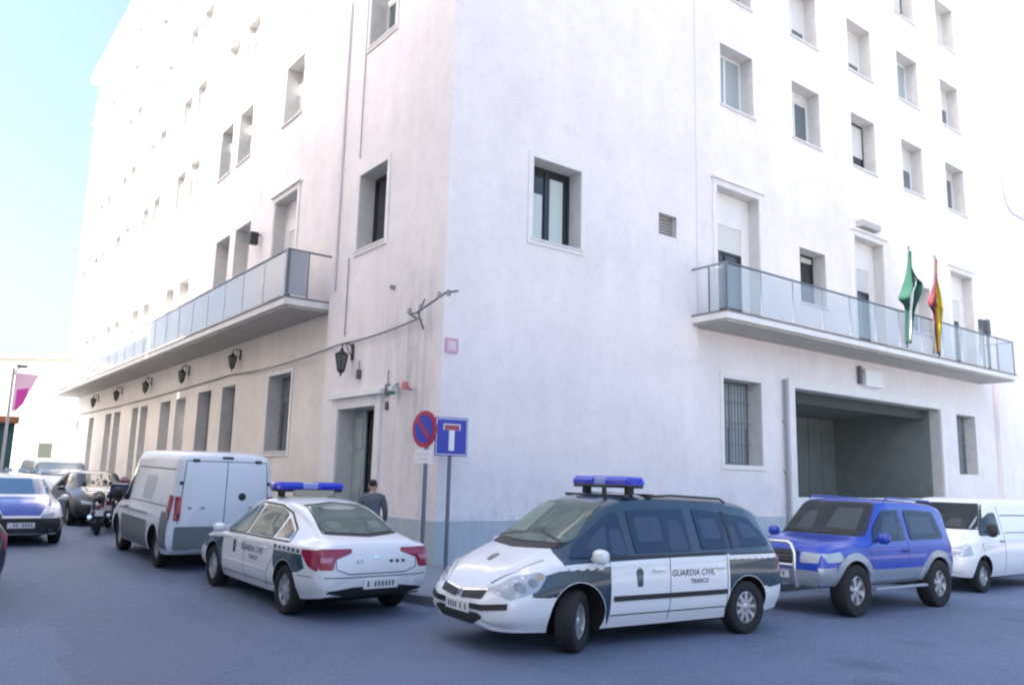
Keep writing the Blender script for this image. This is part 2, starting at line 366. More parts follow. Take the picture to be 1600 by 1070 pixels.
while u < 42: addL(u, u+1.4, 7.3, 9.4, style='blind', blind=.9); addL(u+2.05, u+3.45, 7.3, 9.4, style='blind', blind=.7); u += 6.1
opsL.append((8.42, 10.2, 6.18, 10.05, .5))
addL(7.95, 9.65, 2.42, 4.6, style='grille', surround=True, blind=.3); addL(12.6, 13.9, 2.2, 4.6, style='grille', blind=.3); addL(15.1, 16.6, 2.2, 4.6, style='grille', blind=.3)
for a, b in ((18.1, 19.4), (20.2, 21.7), (23.8, 25.0), (25.5, 26.6), (29.0, 30.4), (31.0, 32.4), (35.4, 36.8), (39.6, 41.0)): addL(a, b, 1.2, 4.55, style='blind', blind=.85)
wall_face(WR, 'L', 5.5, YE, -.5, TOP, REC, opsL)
# remaining shell
WR.quad((XE, REC, -.5), (XE, YE, -.5), (XE, YE, TOP), (XE, REC, TOP)); WR.quad((REC, YE, -.5), (XE, YE, -.5), (XE, YE, TOP), (REC, YE, TOP))
wl = WR.build('wall', [STUCCO, mat('reveal_shade_grey', (.62, .61, .60), .9, noise=.15, nscale=4, bump=.2)], BLD)  # reveals coloured greyer than the wall so the recesses read as shaded
# roof slab with cornice
rf = MB(); rf.box(-.45, -.45, TOP, XE+.1, YE+.1, TOP+.35); rf.box(.3, .3, TOP+.35, XE-.3, YE-.3, TOP+.9)
rf.build('roof', TRIM, BLD)
co = MB(); co.box(-.10, .12, 25.15, -.002+REC, YE, 25.33); co.build('string_course', TRIM, BLD)
# dado
for q in ((-.045, -.045, -.5, -.003, 2.35, 1.0), (-.003, -.045, -.5, 7.74, -.003, 1.0), (-.045, 4.77, -.5, -.003, 5.52, 1.0), (REC-.045, 5.52, -.5, REC-.003, YE, 1.0), (7.74, REC-.045, -.5, 11.75, REC-.003, 1.0), (21.1, REC-.045, -.5, XE, REC-.003, 1.0)):
    dd = MB(); dd.box(*q); dd.build('plinth', DADO, BLD)
# windows, right
window('R', 2.2, 3.63, 7.07, 8.95, 0, 'dark', depth=.46, surround=True, label='dark framed window with pale curtains in the corner bay')
cur = MB(); cur.box(2.34, .405, 7.2, 2.80, .438, 8.3); cur.box(3.03, .405, 7.2, 3.42, .438, 8.75)
cur.build('curtain', mat('curtain', (.52, .60, .60), .9), BLD)
v = MB(); v.box(6.28, .2, 8.02, 6.95, .26, 8.58)
for i in range(6): v.box(6.3, .16, 8.06+i*.085, 6.93, .19, 8.10+i*.085)
v.build('vent', mat('vent_grey', (.35, .34, .34), .7), BLD)
sty = ['curtain', 'blind', 'darkhalf', 'blind', 'blind']
for ci, c in enumerate(colsR):
    for fl in range(5):
        st = sty[(ci+fl*2) % 5]; 
        window('R', c, c+1.5, 12.42+fl*ST, 14.3+fl*ST, REC, st, blind=random.choice((.15, .25, .4, .6)))
window('R', 12.62, 14.0, 7.25, 8.95, REC, 'darkhalf', blind=.1); window('R', 19.3, 20.7, 7.25, 8.95, REC, 'blind', blind=.5)
for i, (a, b) in enumerate(fdR): french_door('R', a, b, 6.08, 9.95, REC, i < 2, hood=(i == 1))
window('R', 8.88, 10.52, 2.35, 4.62, REC, 'grille', surround=True, sill=False, blind=.52); window('R', 22.1, 23.6, 2.4, 4.55, REC, 'grille', sill=False, blind=.3)
# windows, left
window('L', 2.66, 4.08, 7.2, 9.12, 0, 'dark', depth=.46, surround=True)
for i in range(5): window('L', 2.66, 4.0, 12.52+i*ST, 14.4+i*ST, 0, 'blind', surround=(i == 0), blind=.3)
for (a, b, c, d, k) in winL: window('L', a, b, c, d, REC, **k)
french_door('L', 8.42, 10.2, 6.18, 10.05, REC)
# street door on the left facade
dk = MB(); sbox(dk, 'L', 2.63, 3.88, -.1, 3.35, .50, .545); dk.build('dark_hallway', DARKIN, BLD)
dr = MB(); sbox(dr, 'L', 3.90, 4.49, .15, 3.34, .40, .46)
for k in range(1):
    a = 3.92; 
    for z0, z1 in ((.4, 1.2), (1.35, 2.3), (2.42, 3.15)): sbox(dr, 'L', a+.06, a+.46, z0, z1, .375, .402)
ed = dr.build('street_door', DOORM, BLD, bevel=.006)
sr = MB(); sbox(sr, 'L', 2.36, 2.618, -.1, 3.6, -.06, .02); sbox(sr, 'L', 4.502, 4.76, -.1, 3.6, -.06, .02); sbox(sr, 'L', 2.618, 4.502, 3.362, 3.6, -.06, .02); sbox(sr, 'L', 2.2, 4.9, 3.602, 3.72, -.16, .02)
sr.build('surround', TRIM, ed, bevel=.008)
hd = MB(); hd.tube([(.345, 3.98, 1.25), (.345, 3.98, 1.55)], .014); hd.box(.355, 3.97, 1.27, .399, 3.99, 1.29); hd.box(.355, 3.97, 1.5, .399, 3.99, 1.52); hd.build('door_handle', mat('steel', (.5, .5, .5), .35, 1), ed)
# garage entrance
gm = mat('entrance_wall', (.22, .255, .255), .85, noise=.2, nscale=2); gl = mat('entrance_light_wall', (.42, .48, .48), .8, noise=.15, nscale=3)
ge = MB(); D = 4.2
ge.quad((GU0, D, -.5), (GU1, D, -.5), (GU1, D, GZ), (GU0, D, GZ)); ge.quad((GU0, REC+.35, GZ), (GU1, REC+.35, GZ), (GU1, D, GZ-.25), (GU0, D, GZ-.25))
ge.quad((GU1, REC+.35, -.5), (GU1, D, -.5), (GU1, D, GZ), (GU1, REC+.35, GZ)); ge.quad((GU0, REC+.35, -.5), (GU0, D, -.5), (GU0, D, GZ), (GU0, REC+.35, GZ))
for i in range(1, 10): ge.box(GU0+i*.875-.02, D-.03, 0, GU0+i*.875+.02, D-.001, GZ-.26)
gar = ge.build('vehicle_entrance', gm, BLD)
b_ = MB(); b_.box(GU0+.05, REC+.5, GZ-.34, GU1-.05, REC+.62, GZ-.02); b_.build('lintel_beam', mat('beam', (.07, .085, .085), .8), gar)
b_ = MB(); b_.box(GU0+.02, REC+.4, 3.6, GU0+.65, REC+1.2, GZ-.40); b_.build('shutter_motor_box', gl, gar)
b_ = MB(); b_.box(GU0+.03, REC+.1, -.4, GU1-.03, REC+.3, 1.52); b_.build('parapet', TRIM, gar, bevel=.01)
sr = MB(); sbox(sr, 'R', GU0-.28, GU0-.002, -.2, GZ+.28, REC-.07, REC+.02); sbox(sr, 'R', GU1+.002, GU1+.28, -.2, GZ+.28, REC-.07, REC+.02); sbox(sr, 'R', GU0-.002, GU1+.002, GZ+.002, GZ+.28, REC-.07, REC+.02)
sr.build('surround', TRIM, gar, bevel=.008)
dp = MB(); dp.tube([(11.55, REC-.09, 4.82), (11.55, REC-.09, -.2)], .055, 10)
for z in (.8, 2.2, 3.6): dp.box(11.47, REC-.1, z, 11.63, REC-.002, z+.05)
dp.build('drainpipe', mat('pipe_grey', (.30, .31, .34), .6), BLD, smooth=True)
dp = MB(); dp.tube([(7.80, REC-.06, 28), (7.80, REC-.06, 6.2)], .035, 8); dp.build('drainpipe', mat('pipe_pale', (.62, .60, .63), .7), BLD, smooth=True)
dp = MB(); dp.tube([(-.04, 5.15, 28), (-.04, 5.15, 6.4)], .03, 8); dp.build('drainpipe', mat('pipe_pale', (.62, .60, .63), .7), BLD, smooth=True)
dp = MB(); dp.tube([(-.03, 4.15, 16), (-.03, 4.15, 9.6)], .012, 6); dp.tube([(-.03, 4.42, 7.1), (-.03, 4.42, 5.15)], .014, 6)
dp.build('wall_cable', mat('cable', (.20, .19, .2), .7), BLD)
# emblem plaque above the entrance
em = MB(); em.box(15.75, REC-.18, 5.0, 16.75, REC-.01, 5.55); em.box(15.5, REC-.14, 5.05, 15.62, REC-.02, 5.62, 1); em.box(15.62, REC-.10, 5.45, 15.75, REC-.02, 5.52, 1)
em.build('emblem_plaque', [mat('plaque_white', (.82, .82, .84), .5), mat('plaque_dark', (.12, .13, .15), .6)], BLD, bevel=.02)
# balconies
RAILG = mat('balcony_glass', (.48, .57, .62), .12, spec=.5, alpha=.28)
RAILG2 = mat('balcony_glass_opaque', (.44, .46, .52), .15, spec=.6, alpha=.85)
RAILP = mat('rail_pale', (.40, .46, .52), .4, .4)
RAILM = mat('rail_metal', (.16, .19, .22), .4, .6)
def balcony(side, u0, u1, z, dout, glass, step, corner_dark=False, flagpost=None):
    sl = MB(); dw = REC+.0
    sbox(sl, side, u0, u1, z-.20, z-.03, -dout, dw); s_ = sl.build('balcony_slab', CONC, BLD, bevel=.012)
    e = MB(); sbox(e, side, u0-.012, u1+.012, z-.03, z+.01, -dout-.02, dw-.002); e.build('edge_strip', SLABEDGE, s_)
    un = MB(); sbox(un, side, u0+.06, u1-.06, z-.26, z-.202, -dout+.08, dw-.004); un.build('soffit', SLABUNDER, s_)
    r = MB(); d = -dout+.04; zt = z+1.2
    us = [u0+.05]; 
    while us[-1]+step < u1-.2: us.append(us[-1]+step)
    us.append(u1-.05)
    for u in (us[0], us[-1]): sbox(r, side, u-.018, u+.018, z+.012, zt, d-.018, d+.018)
    sbox(r, side, u0+.03, u1-.03, zt, zt+.035, d-.03, d+.03)
    for u in (u0+.05, u1-.05):
        sbox(r, side, u-.03, u+.03, zt-.001, zt+.034, d+.031, dw-.02)
        for dd_ in (d+.55, dw-.04): sbox(r, side, u-.016, u+.016, z+.012, zt-.002, dd_-.016, dd_+.016)
    if corner_dark: sbox(r, side, u0+.0, u0+.13, z+.012, zt+.02, d-.04, d+.04)
    rr = r.build('railing', RAILM, BLD)
    for u in us[1:-1]: r = MB(); sbox(r, side, u-.009, u+.009, z+.07, zt-.001, d-.015, d+.015); r.build('post', RAILP, rr)
    gp = MB()
    for a, b in zip(us[:-1], us[1:]): sbox(gp, side, a+.010, b-.010, z+.07, zt-.02, d-.006, d+.006)
    for u in (u0+.05, u1-.05): sbox(gp, side, u-.006, u+.006, z+.07, zt-.02, d+.04, d+.52)
    gp.build('glass_panel', glass, rr)
balcony('R', 7.5, 24.3, 6.08, 1.12, RAILG, 1.4)
balcony('L', 5.62, 41, 6.18, 1.13, RAILG2, 1.6, True)

# ------------------------------------------------------------------ neighbours
def plain_building(name, x0, y0, x1, y1, h, label, wallm, rows, faces, fl=3.3, cat='building', w=1.3, gap=3.2, rz=0, z0=-.5, first=1.6):
    cx, cy = (x0+x1)/2, (y0+y1)/2
    r = empty(name, (cx, cy, 0), rz, label, cat); mb = MB(); hx, hy = (x1-x0)/2, (y1-y0)/2
    mb.box(-hx, -hy, z0, hx, hy, h); mb.build('wall', wallm, r)
    rf = MB(); rf.box(-hx-.25, -hy-.25, h+.002, hx+.25, hy+.25, h+.3); rf.build('roof', TRIM, r)
    for f in faces:
        L_ = 2*hy if f in 'EW' else 2*hx; n = int((L_-1.5)/gap)
        for k in range(rows):
            for i in range(n):
                u = -L_/2+(L_-n*gap)/2+gap*i+(gap-w)/2; z = first+k*fl; fr = MB(); pn = MB()
                def bx(m_, a0, a1, b0, b1, d0, d1):
                    if f == 'E': m_.box(hx+d0, a0, b0, hx+d1, a1, b1)
                    elif f == 'W': m_.box(-hx-d1, a0, b0, -hx-d0, a1, b1)
                    elif f == 'S': m_.box(a0, -hy-d1, b0, a1, -hy-d0, b1)
                    else: m_.box(a0, hy+d0, b0, a1, hy+d1, b1)
                bx(fr, u-.1, u, z-.1, z+1.8, 0.002, .08); bx(fr, u+w, u+w+.1, z-.1, z+1.8, .002, .08); bx(fr, u, u+w, z+1.7, z+1.8, .002, .08); bx(fr, u, u+w, z-.1, z, .002, .12)
                bx(fr, u+w/2-.03, u+w/2+.03, z, z+1.7, .002, .05)
                q = fr.build('window', FRAMEW, r); bx(pn, u, u+w, z, z+1.7, .002, .02); pn.build('pane', WGLASS, q)
    return r
NB = empty('neighbour_building', (XE+9.5, 0, 0), 0, 'plain white windowless building front beyond the right end of the police station', 'building')
nb = MB(); nb.box(-9.5+.02, -.02, -.8, 12, 14, 30); nb.build('wall', STUCCO, NB)
md = MB(); arc = [Vector((-7.6+.9-.9*math.cos(a), -.03, 14.6-1.2*math.sin(a))) for a in [math.pi/2*i/8 for i in range(9)]]
md.tube([(-7.6, -.03, 22)]+[tuple(p) for p in arc]+[(4, -.03, 13.4)], .05, 6); md.build('moulding', mat('moulding', (.50, .50, .54), .8), NB, smooth=True)
dd = MB(); dd.box(-9.45, -.06, -.8, 12, -.022, 1.0); dd.build('plinth', DADO, NB)
OPP = mat('opposite_render', (.80, .77, .72), .9, noise=.08, nscale=.6)
plain_building('apartment_block', -26, -1.0, -12, 19.6, 25.0, 'cream apartment block across the left street with white framed windows', OPP, 6, 'ES', w=1.3, gap=3.6)
plain_building('shade_block', -26, -15, -12, -1.3, 34.0, 'unseen tall cream block added across the junction to shade the right-hand street', OPP, 7, 'EN', w=1.3, gap=3.6)  # unseen block added and sized to keep the right street in shade
plain_building('terrace_house', -24, 20.0, -12, 40, 16.6, 'lower cream house across the left street next to the apartment block', OPP, 4, 'E')
plain_building('reflection_house', -30, -62, -2, -46, 7.5, 'unseen brown row house added behind the camera for reflections in car glass', mat('brown_render', (.28, .20, .15), .9), 2, 'N', w=1.4, gap=3.5)  # unseen house added to give the car windows dark reflections
END = plain_building('street_end_house', -19, 51, 7, 60, 8.6, 'sunlit white house closing the far end of the left street', mat('white_render', (.60, .56, .48), .9, noise=.05, nscale=.5), 0, '', rz=rad(-42))
def end_window(u, z, w, h):
    f = MB(); f.box(u-w/2-.08, -4.56, z-h/2-.08, u+w/2+.08, -4.502, z+h/2+.08); q = f.build('window', TRIM, END)
    f = MB(); k = z-h/2
    while k < z+h/2-.05: f.box(u-w/2, -4.58, k, u+w/2, -4.562, k+.06); k += .075
    f.build('shutter', mat('green_shutter', (.03, .045, .03), .7), q)

# ------------------------------------------------------------------ vehicles
def pchip(x, y, xi):
    x = np.array(x, float); y = np.array(y, float); h = np.diff(x); d = np.diff(y)/h; m = np.zeros(len(x))
    for k in range(1, len(x)-1):
        if d[k-1]*d[k] > 0:
            w1, w2 = 2*h[k]+h[k-1], h[k]+2*h[k-1]; m[k] = (w1+w2)/(w1/d[k-1]+w2/d[k])
    m[0], m[-1] = d[0], d[-1]
    j = np.clip(np.searchsorted(x, xi, side='right')-1, 0, len(x)-2); t = (xi-x[j])/h[j]
    return ((1+2*t)*(1-t)**2*y[j]+t*(1-t)**2*h[j]*m[j]+t*t*(3-2*t)*y[j+1]+t*t*(t-1)*h[j]*m[j+1])
TYRE = mat('tyre_rubber', (.018, .018, .02), .85); RIM = mat('rim_silver', (.55, .56, .58), .35, .7); WELL = mat('wheel_well', (.012, .012, .013), .95)
CHROME = mat('chrome', (.75, .76, .78), .15, 1); BLK = mat('black_plastic', (.02, .021, .023), .55); SEAM = mat('panel_gap', (.05, .055, .06), .8)
CARGLASS = mat('car_glass', (.02, .03, .03), .04, spec=.8); GLASSG = mat('car_glass_green', (.10, .15, .12), .06, spec=.8); GLASSL = mat('windscreen_light', (.20, .27, .25), .06, spec=.8)
CABIN = mat('cabin_dark', (.012, .015, .017), .9); SEATM = mat('seat_fabric', (.09, .10, .11), .9); SEATL = mat('seat_light', (.20, .22, .22), .9); THROUGH = mat('view_through_window', (.07, .09, .11), .6)
TG = mat('tinted_glass', (.05, .07, .08), .03, spec=.6, alpha=.34); TGB = mat('tinted_glass_blue', (.05, .10, .20), .03, spec=.6, alpha=.45); TGG = mat('tinted_glass_green', (.20, .28, .24), .03, spec=.7, alpha=.5)
LREF = mat('lamp_reflector', (.22, .25, .28), .3, .2)
LAMPC = mat('lamp_clear', (.36, .41, .46), .08, spec=.8, coat=.6); LAMPR = mat('lamp_red', (.30, .008, .045), .12, coat=.8); LAMPO = mat('lamp_orange', (.7, .25, .03), .2)
PLATE = mat('plate_white', (.72, .73, .75), .5); PLTXT = mat('plate_text', (.10, .10, .12), .6)
BLUEL = mat('beacon_blue', (.02, .035, .50), .12, coat=.7); BLUEL2 = mat('beacon_pale', (.30, .36, .75), .15, coat=.7)
WHITEP = mat('paint_white', (.78, .79, .81), .28, coat=.5, spec=.5); GREENP = mat('paint_dark_green', (.020, .050, .080), .22, coat=.6)
def Lloft(x, rows, n_sub=5):
    """cross-section half profile; rows = interpolated parameters at this station"""
    zb, zs, zt, wb, wm, ws, wt, ed = rows
    gh = zt-zs; ze = zt-min(ed, gh*.45)
    P = [(0, zb), (wb*.7, zb), (wb*.95, zb+.012), (wb, zb+.05), (wb+(wm-wb)*.8, zb+(zs-zb)*.30), (wm, zb+(zs-zb)*.62), (wm+(ws-wm)*.45, zb+(zs-zb)*.86), (ws, zs),
         (ws+(wt-ws)*.42, zs+(ze-zs)*.45), (ws+(wt-ws)*.80, zs+(ze-zs)*.82), (wt, ze), (wt*.90, ze+(zt-ze)*.62), (wt*.62, zt-.012*min(1, gh*4)), (wt*.3, zt-.003), (0, zt)]
    out = []
    P3 = [P[0]]+P+[P[-1]]
    for i in range(1, len(P3)-2):
        p0, p1, p2, p3 = [np.array(q) for q in P3[i-1:i+3]]
        for k in range(n_sub):
            t = k/n_sub; out.append(.5*((2*p1)+(p2-p0)*t+(2*p0-5*p1+4*p2-p3)*t*t+(3*p1-p0-3*p2+p3)*t**3))
    out.append(np.array(P[-1])); return [(max(0, float(a)), float(b)) for a, b in out], 7*n_sub
class Car:
    def __init__(s, name, label, cat, st, body_mats, matfn=None, arches=(), arch_r=.36, group=None, body_name='body'):
        """st rows: x, zb, zs, zt, wb, wm, ws, wt, edge"""
        s.root = empty(name, (0, 0, 0), 0, label, cat, group)
        xs = [r[0] for r in st]; n = int((xs[-1]-xs[0])/.04)
        xi = np.unique(np.concatenate([np.linspace(xs[0], xs[-1], n), xs[0]+np.array([.01, .02]), xs[-1]-np.array([.01, .02])]))
        cols = [pchip(xs, [r[k] for r in st], xi) for k in range(1, 9)]
        mb = MB(); ring = None
        for a, x in enumerate(xi):
            prof, sh = Lloft(x, [c[a] for c in cols]); full = [(x, y, z) for y, z in prof]+[(x, -y, z) for y, z in reversed(prof[1:-1])]
            ring = len(full); mb.v += full
        for a in range(len(xi)-1):
            for k in range(ring):
                k2 = (k+1) % ring; mb.f.append((a*ring+k, a*ring+k2, (a+1)*ring+k2, (a+1)*ring+k))
                half = k if k < ring/2 else ring-1-k
                xm = (xi[a]+xi[a+1])/2; mb.mi.append(matfn(xm, half >= sh) if matfn else 0)
        mb.f.append(tuple(reversed(range(ring)))); mb.mi.append(0); mb.f.append(tuple((len(xi)-1)*ring+k for k in range(ring))); mb.mi.append(0)
        me = bpy.data.meshes.new(body_name); me.from_pydata(mb.v, [], mb.f); me.polygons.foreach_set('material_index', mb.mi)
        for m in body_mats: me.materials.append(m)
        s.smooth_bvh = BVHTree.FromPolygons(mb.v, mb.f)
        me.materials.append(WELL); wi = len(body_mats)
        bm = bmesh.new(); bm.from_mesh(me); bmesh.ops.recalc_face_normals(bm, faces=bm.faces); bm.to_mesh(me); bm.free()
        o = bpy.data.objects.new(body_name, me); COL.objects.link(o)
        if arches:
            cut = MB(); wmax = max(r[5] for r in st)
            for ax, r in arches:
                for sg in (1, -1):
                    c0, c1 = sg*(wmax-.30), sg*(wmax+.2)
                    cut.lathe([(0.0001, c0), (r, c0), (r, c1), (0.0001, c1)], 'y', (ax, 0, r*.92-.0), 36)
            cm = bpy.data.meshes.new('cut'); cm.from_pydata(cut.v, [], cut.f); bm = bmesh.new(); bm.from_mesh(cm); bmesh.ops.remove_doubles(bm, verts=bm.verts, dist=.001); bmesh.ops.recalc_face_normals(bm, faces=bm.faces); bm.to_mesh(cm); bm.free()
            co_ = bpy.data.objects.new('cut', cm); COL.objects.link(co_)
            md = o.modifiers.new('b', 'BOOLEAN'); md.operation = 'DIFFERENCE'; md.object = co_; md.solver = 'EXACT'
            dg = bpy.context.evaluated_depsgraph_get(); dg.update(); nm = bpy.data.meshes.new_from_object(o.evaluated_get(dg)); o.modifiers.clear(); o.data = nm; nm.name = body_name
            bpy.data.objects.remove(co_)
            for p in nm.polygons:
                for ax, r in arches:
                    c = p.center; dx, dz = c.x-ax, c.z-r*.92
                    if math.hypot(dx, dz) < r-.0 and abs(c.y) > wmax-.36 and (abs(math.hypot(dx, dz)-r) < .012 and abs(p.normal.y) < .3 or abs(abs(c.y)-(wmax-.30)) < .004): p.material_index = wi
        me = o.data; me.polygons.foreach_set('use_smooth', [True]*len(me.polygons)); me.set_sharp_from_angle(angle=rad(38))
        o.parent = s.root; s.body = o; s.arches = arches
        ub = MB(); hw = max(r[5] for r in st)-.24; zz = sorted(r[1] for r in st)[0]; ub.box(xs[0]+.75, -hw+.1, zz-.05, xs[-1]-.85, hw-.1, zz+.05); ub.build('undershade_box', WELL, s.root)  # black box added below the body to deepen the shade under the car
    def surf(s, axis, sg, a, b):
        if axis == 'y': org, d = Vector((a, sg*4, b)), Vector((0, -sg, 0))
        elif axis == 'x': org, d = Vector((sg*6, a, b)), Vector((-sg, 0, 0))
        else: org, d = Vector((a, b, 4)), Vector((0, 0, -1))
        return s.smooth_bvh.ray_cast(org, d)
    def patch(s, name, poly, axis, sg, m, off=.004, res=.05, parent=None, thick=.012):
        pts = []
        for i in range(len(poly)):
            a, b = Vector(poly[i]), Vector(poly[(i+1) % len(poly)]); n = max(1, int((b-a).length/res))
            pts += [a+(b-a)*k/n for k in range(n)]
        nb_ = len(pts); xs_ = [p.x for p in pts]; ys_ = [p.y for p in pts]
        X = min(xs_)+res*.5
        def inside(q):
            c = False
            for i in range(nb_):
                a, b = pts[i], pts[i-1]
                if (a.y > q[1]) != (b.y > q[1]) and q[0] < (b.x-a.x)*(q[1]-a.y)/(b.y-a.y)+a.x: c = not c
            return c
        def far(q): return min((Vector(q)-p).length for p in pts) > res*.45
        gp = []
        while X < max(xs_):
            Y = min(ys_)+res*.5
            while Y < max(ys_):
                if inside((X, Y)) and far((X, Y)): gp.append(Vector((X, Y)))
                Y += res
            X += res
        V, E_, Fc, _, _, _ = geometry.delaunay_2d_cdt(pts+gp, [(i, (i+1) % nb_) for i in range(nb_)], [], 1, 1e-5)
        vs = []; last = None; miss = []
        for p in V:
            h = s.surf(axis, sg, p.x, p.y)
            if h[0] is None: miss.append(len(vs)); vs.append(None); continue
            nr = h[1]; ref = {'y': Vector((0, sg, 0)), 'x': Vector((sg, 0, 0)), 'z': Vector((0, 0, 1))}[axis]
            if nr.dot(ref) < 0: nr = -nr
            vs.append((h[0]+nr*off, nr))
        ok = [i for i, v in enumerate(vs) if v]
        if not ok: return None
        for i in miss:
            j = min(ok, key=lambda k: (V[k]-V[i]).length); vs[i] = vs[j]
        # skirt gives the piece real thickness
        cnt = {}
        for f in Fc:
            for i in range(len(f)):
                e = (f[i], f[(i+1) % len(f)]); k = tuple(sorted(e)); cnt.setdefault(k, []).append(e)
        verts = [tuple(v[0]) for v in vs]; nV = len(verts); verts += [tuple(v[0]-v[1]*thick) for v in vs]; faces = [tuple(f) for f in Fc]
        for k, es in cnt.items():
            if len(es) == 1: a, b = es[0]; faces.append((b, a, a+nV, b+nV))
        me = bpy.data.meshes.new(name); me.from_pydata(verts, [], faces); me.materials.append(m)
        bm = bmesh.new(); bm.from_mesh(me); bmesh.ops.delete(bm, geom=[v for v in bm.verts if not v.link_faces], context='VERTS'); bmesh.ops.recalc_face_normals(bm, faces=bm.faces)
        # make sure it faces outwards
        ref = vs[ok[0]][1]; bm.faces.ensure_lookup_table(); f0 = bm.faces[0]
        if f0.normal.dot(vs[Fc[0][0]][1]) < 0: bmesh.ops.reverse_faces(bm, faces=bm.faces)
        bm.to_mesh(me); bm.free()
        me.polygons.foreach_set('use_smooth', [True]*len(me.polygons)); me.set_sharp_from_angle(angle=rad(45))
        o = bpy.data.objects.new(name, me); COL.objects.link(o); o.parent = parent or s.root
        return o
    def glaze(s, name, poly, axis, sg, glass, inside=(), r=.05):
        g_ = s.patch(name, rnd(poly, r), axis, sg, glass, .016, thick=.004)
        c_ = s.patch('cabin_interior', rnd(poly, r), axis, sg, CABIN, .003, parent=g_)
        for nm, q, m in inside: s.patch(nm, rnd(q, .04), axis, sg, m, .006, parent=g_, res=.04)
        return g_
    def line(s, name, pts, w, axis, sg, m, off=.002, parent=None, closed=False):
        """a thin strip following a polyline on the body surface"""
        mb = MB(); P = [Vector(p) for p in pts]; Q = []
        if closed: P.append(P[0])
        for a, b in zip(P[:-1], P[1:]):
            n = max(1, int((b-a).length/.05)); Q += [a+(b-a)*k/n for k in range(n)]
        Q.append(P[-1]); row = []
        for i, p in enumerate(Q):
            t = (Q[min(i+1, len(Q)-1)]-Q[max(i-1, 0)]).normalized(); nn = Vector((-t.y, t.x))*w/2; r = []
            for q in (p-nn, p+nn):
                h = s.surf(axis, sg, q.x, q.y)
                if h[0] is None: r = None; break
                ref = {'y': Vector((0, sg, 0)), 'x': Vector((sg, 0, 0)), 'z': Vector((0, 0, 1))}[axis]; nr = h[1] if h[1].dot(ref) > 0 else -h[1]
                r.append((h[0]+nr*off, h[0]-nr*.006))
            row.append(r)
        for a, b in zip(row[:-1], row[1:]):
            if a and b:
                mb.quad(a[0][0], b[0][0], b[1][0], a[1][0]); mb.quad(a[0][1], b[0][1], b[0][0], a[0][0]); mb.quad(a[1][0], b[1][0], b[1][1], a[1][1])
        if not mb.f: return None
        return mb.build(name, m, parent or s.root)
    def text(s, name, body, size, c, axis, sg, m, flip=1, off=.006, parent=None, italic=0):
        cu = bpy.data.curves.new('t', 'FONT'); cu.body = body; cu.size = size; cu.align_x = 'CENTER'; cu.align_y = 'CENTER'; cu.shear = italic; cu.resolution_u = 2; cu.offset = size*.012
        t = bpy.data.objects.new('t', cu); COL.objects.link(t); dg = bpy.context.evaluated_depsgraph_get(); dg.update(); me = bpy.data.meshes.new_from_object(t.evaluated_get(dg)); bpy.data.objects.remove(t)
        for v in me.vertices:
            a, b = c[0]+v.co.x*flip, c[1]+v.co.y; h = s.surf(axis, sg, a, b)
            if h[0] is None: h = s.surf(axis, sg, *c)
            ref = {'y': Vector((0, sg, 0)), 'x': Vector((sg, 0, 0)), 'z': Vector((0, 0, 1))}[axis]; nr = h[1] if h[1].dot(ref) > 0 else -h[1]
            v.co = h[0]+nr*off
        me.materials.clear(); me.materials.append(m); o = bpy.data.objects.new(name, me); COL.objects.link(o); o.parent = parent or s.root; return o
    def wheels(s, xs_, y, r, w=.2, steer=0, rimr=.21, spokes=5, rim=None):
        rim = rim or RIM
        for ax in xs_:
            for sg in (1, -1):
                mb = MB(); h = w/2
                mb.lathe([(rimr, -h), (rimr+.02, -h-.004), (r-.06, -h-.012), (r-.018, -h), (r, -h+.03), (r, -.012), (r-.008, -.009), (r-.008, .009), (r, .012), (r, h-.03), (r-.018, h), (r-.06, h+.012), (rimr+.02, h+.004), (rimr, h), (rimr, -h)], 'y', n=40)
                t = mb.build('wheel', TYRE, s.root, smooth=True)
                t.location = (ax, sg*(y-h), r); t.rotation_euler = (0, 0, (steer if ax > 0 else 0))
                rb = MB(); o_ = sg*(h-.02); i_ = sg*(h-.09)
                rb.lathe([(rimr-.003, -sg*h*.8), (rimr-.003, o_), (rimr-.022, o_+sg*.006), (rimr-.03, i_)], 'y', n=40)
                rb.lathe([(.0001, o_-sg*.0), (.035, o_), (.055, o_-sg*.012), (.06, i_)], 'y', n=20)
                for k in range(spokes):
                    an = 2*math.pi*k/spokes+.3; ca, sa = math.cos(an), math.sin(an); na = Vector((-sa, 0, ca)); ra = Vector((ca, 0, sa))
                    w0, w1 = .028, .042 if spokes < 8 else .022
                    A = [ra*.045+na*w0, ra*.045-na*w0, ra*(rimr-.015)-na*w1, ra*(rimr-.015)+na*w1]
                    fr = [a+Vector((0, o_-sg*.010, 0)) for a in A]; bk = [a+Vector((0, i_, 0)) for a in A]
                    rb.quad(*fr)
                    for q in range(4): rb.quad(fr[q], fr[(q+1) % 4], bk[(q+1) % 4], bk[q])
                rb.build('rim', rim, t, smooth=True)
                d = MB(); d.lathe([(.0001, i_-sg*.012), (rimr-.004, i_-sg*.012)], 'y', n=30); d.build('brake_disc', WELL, t)
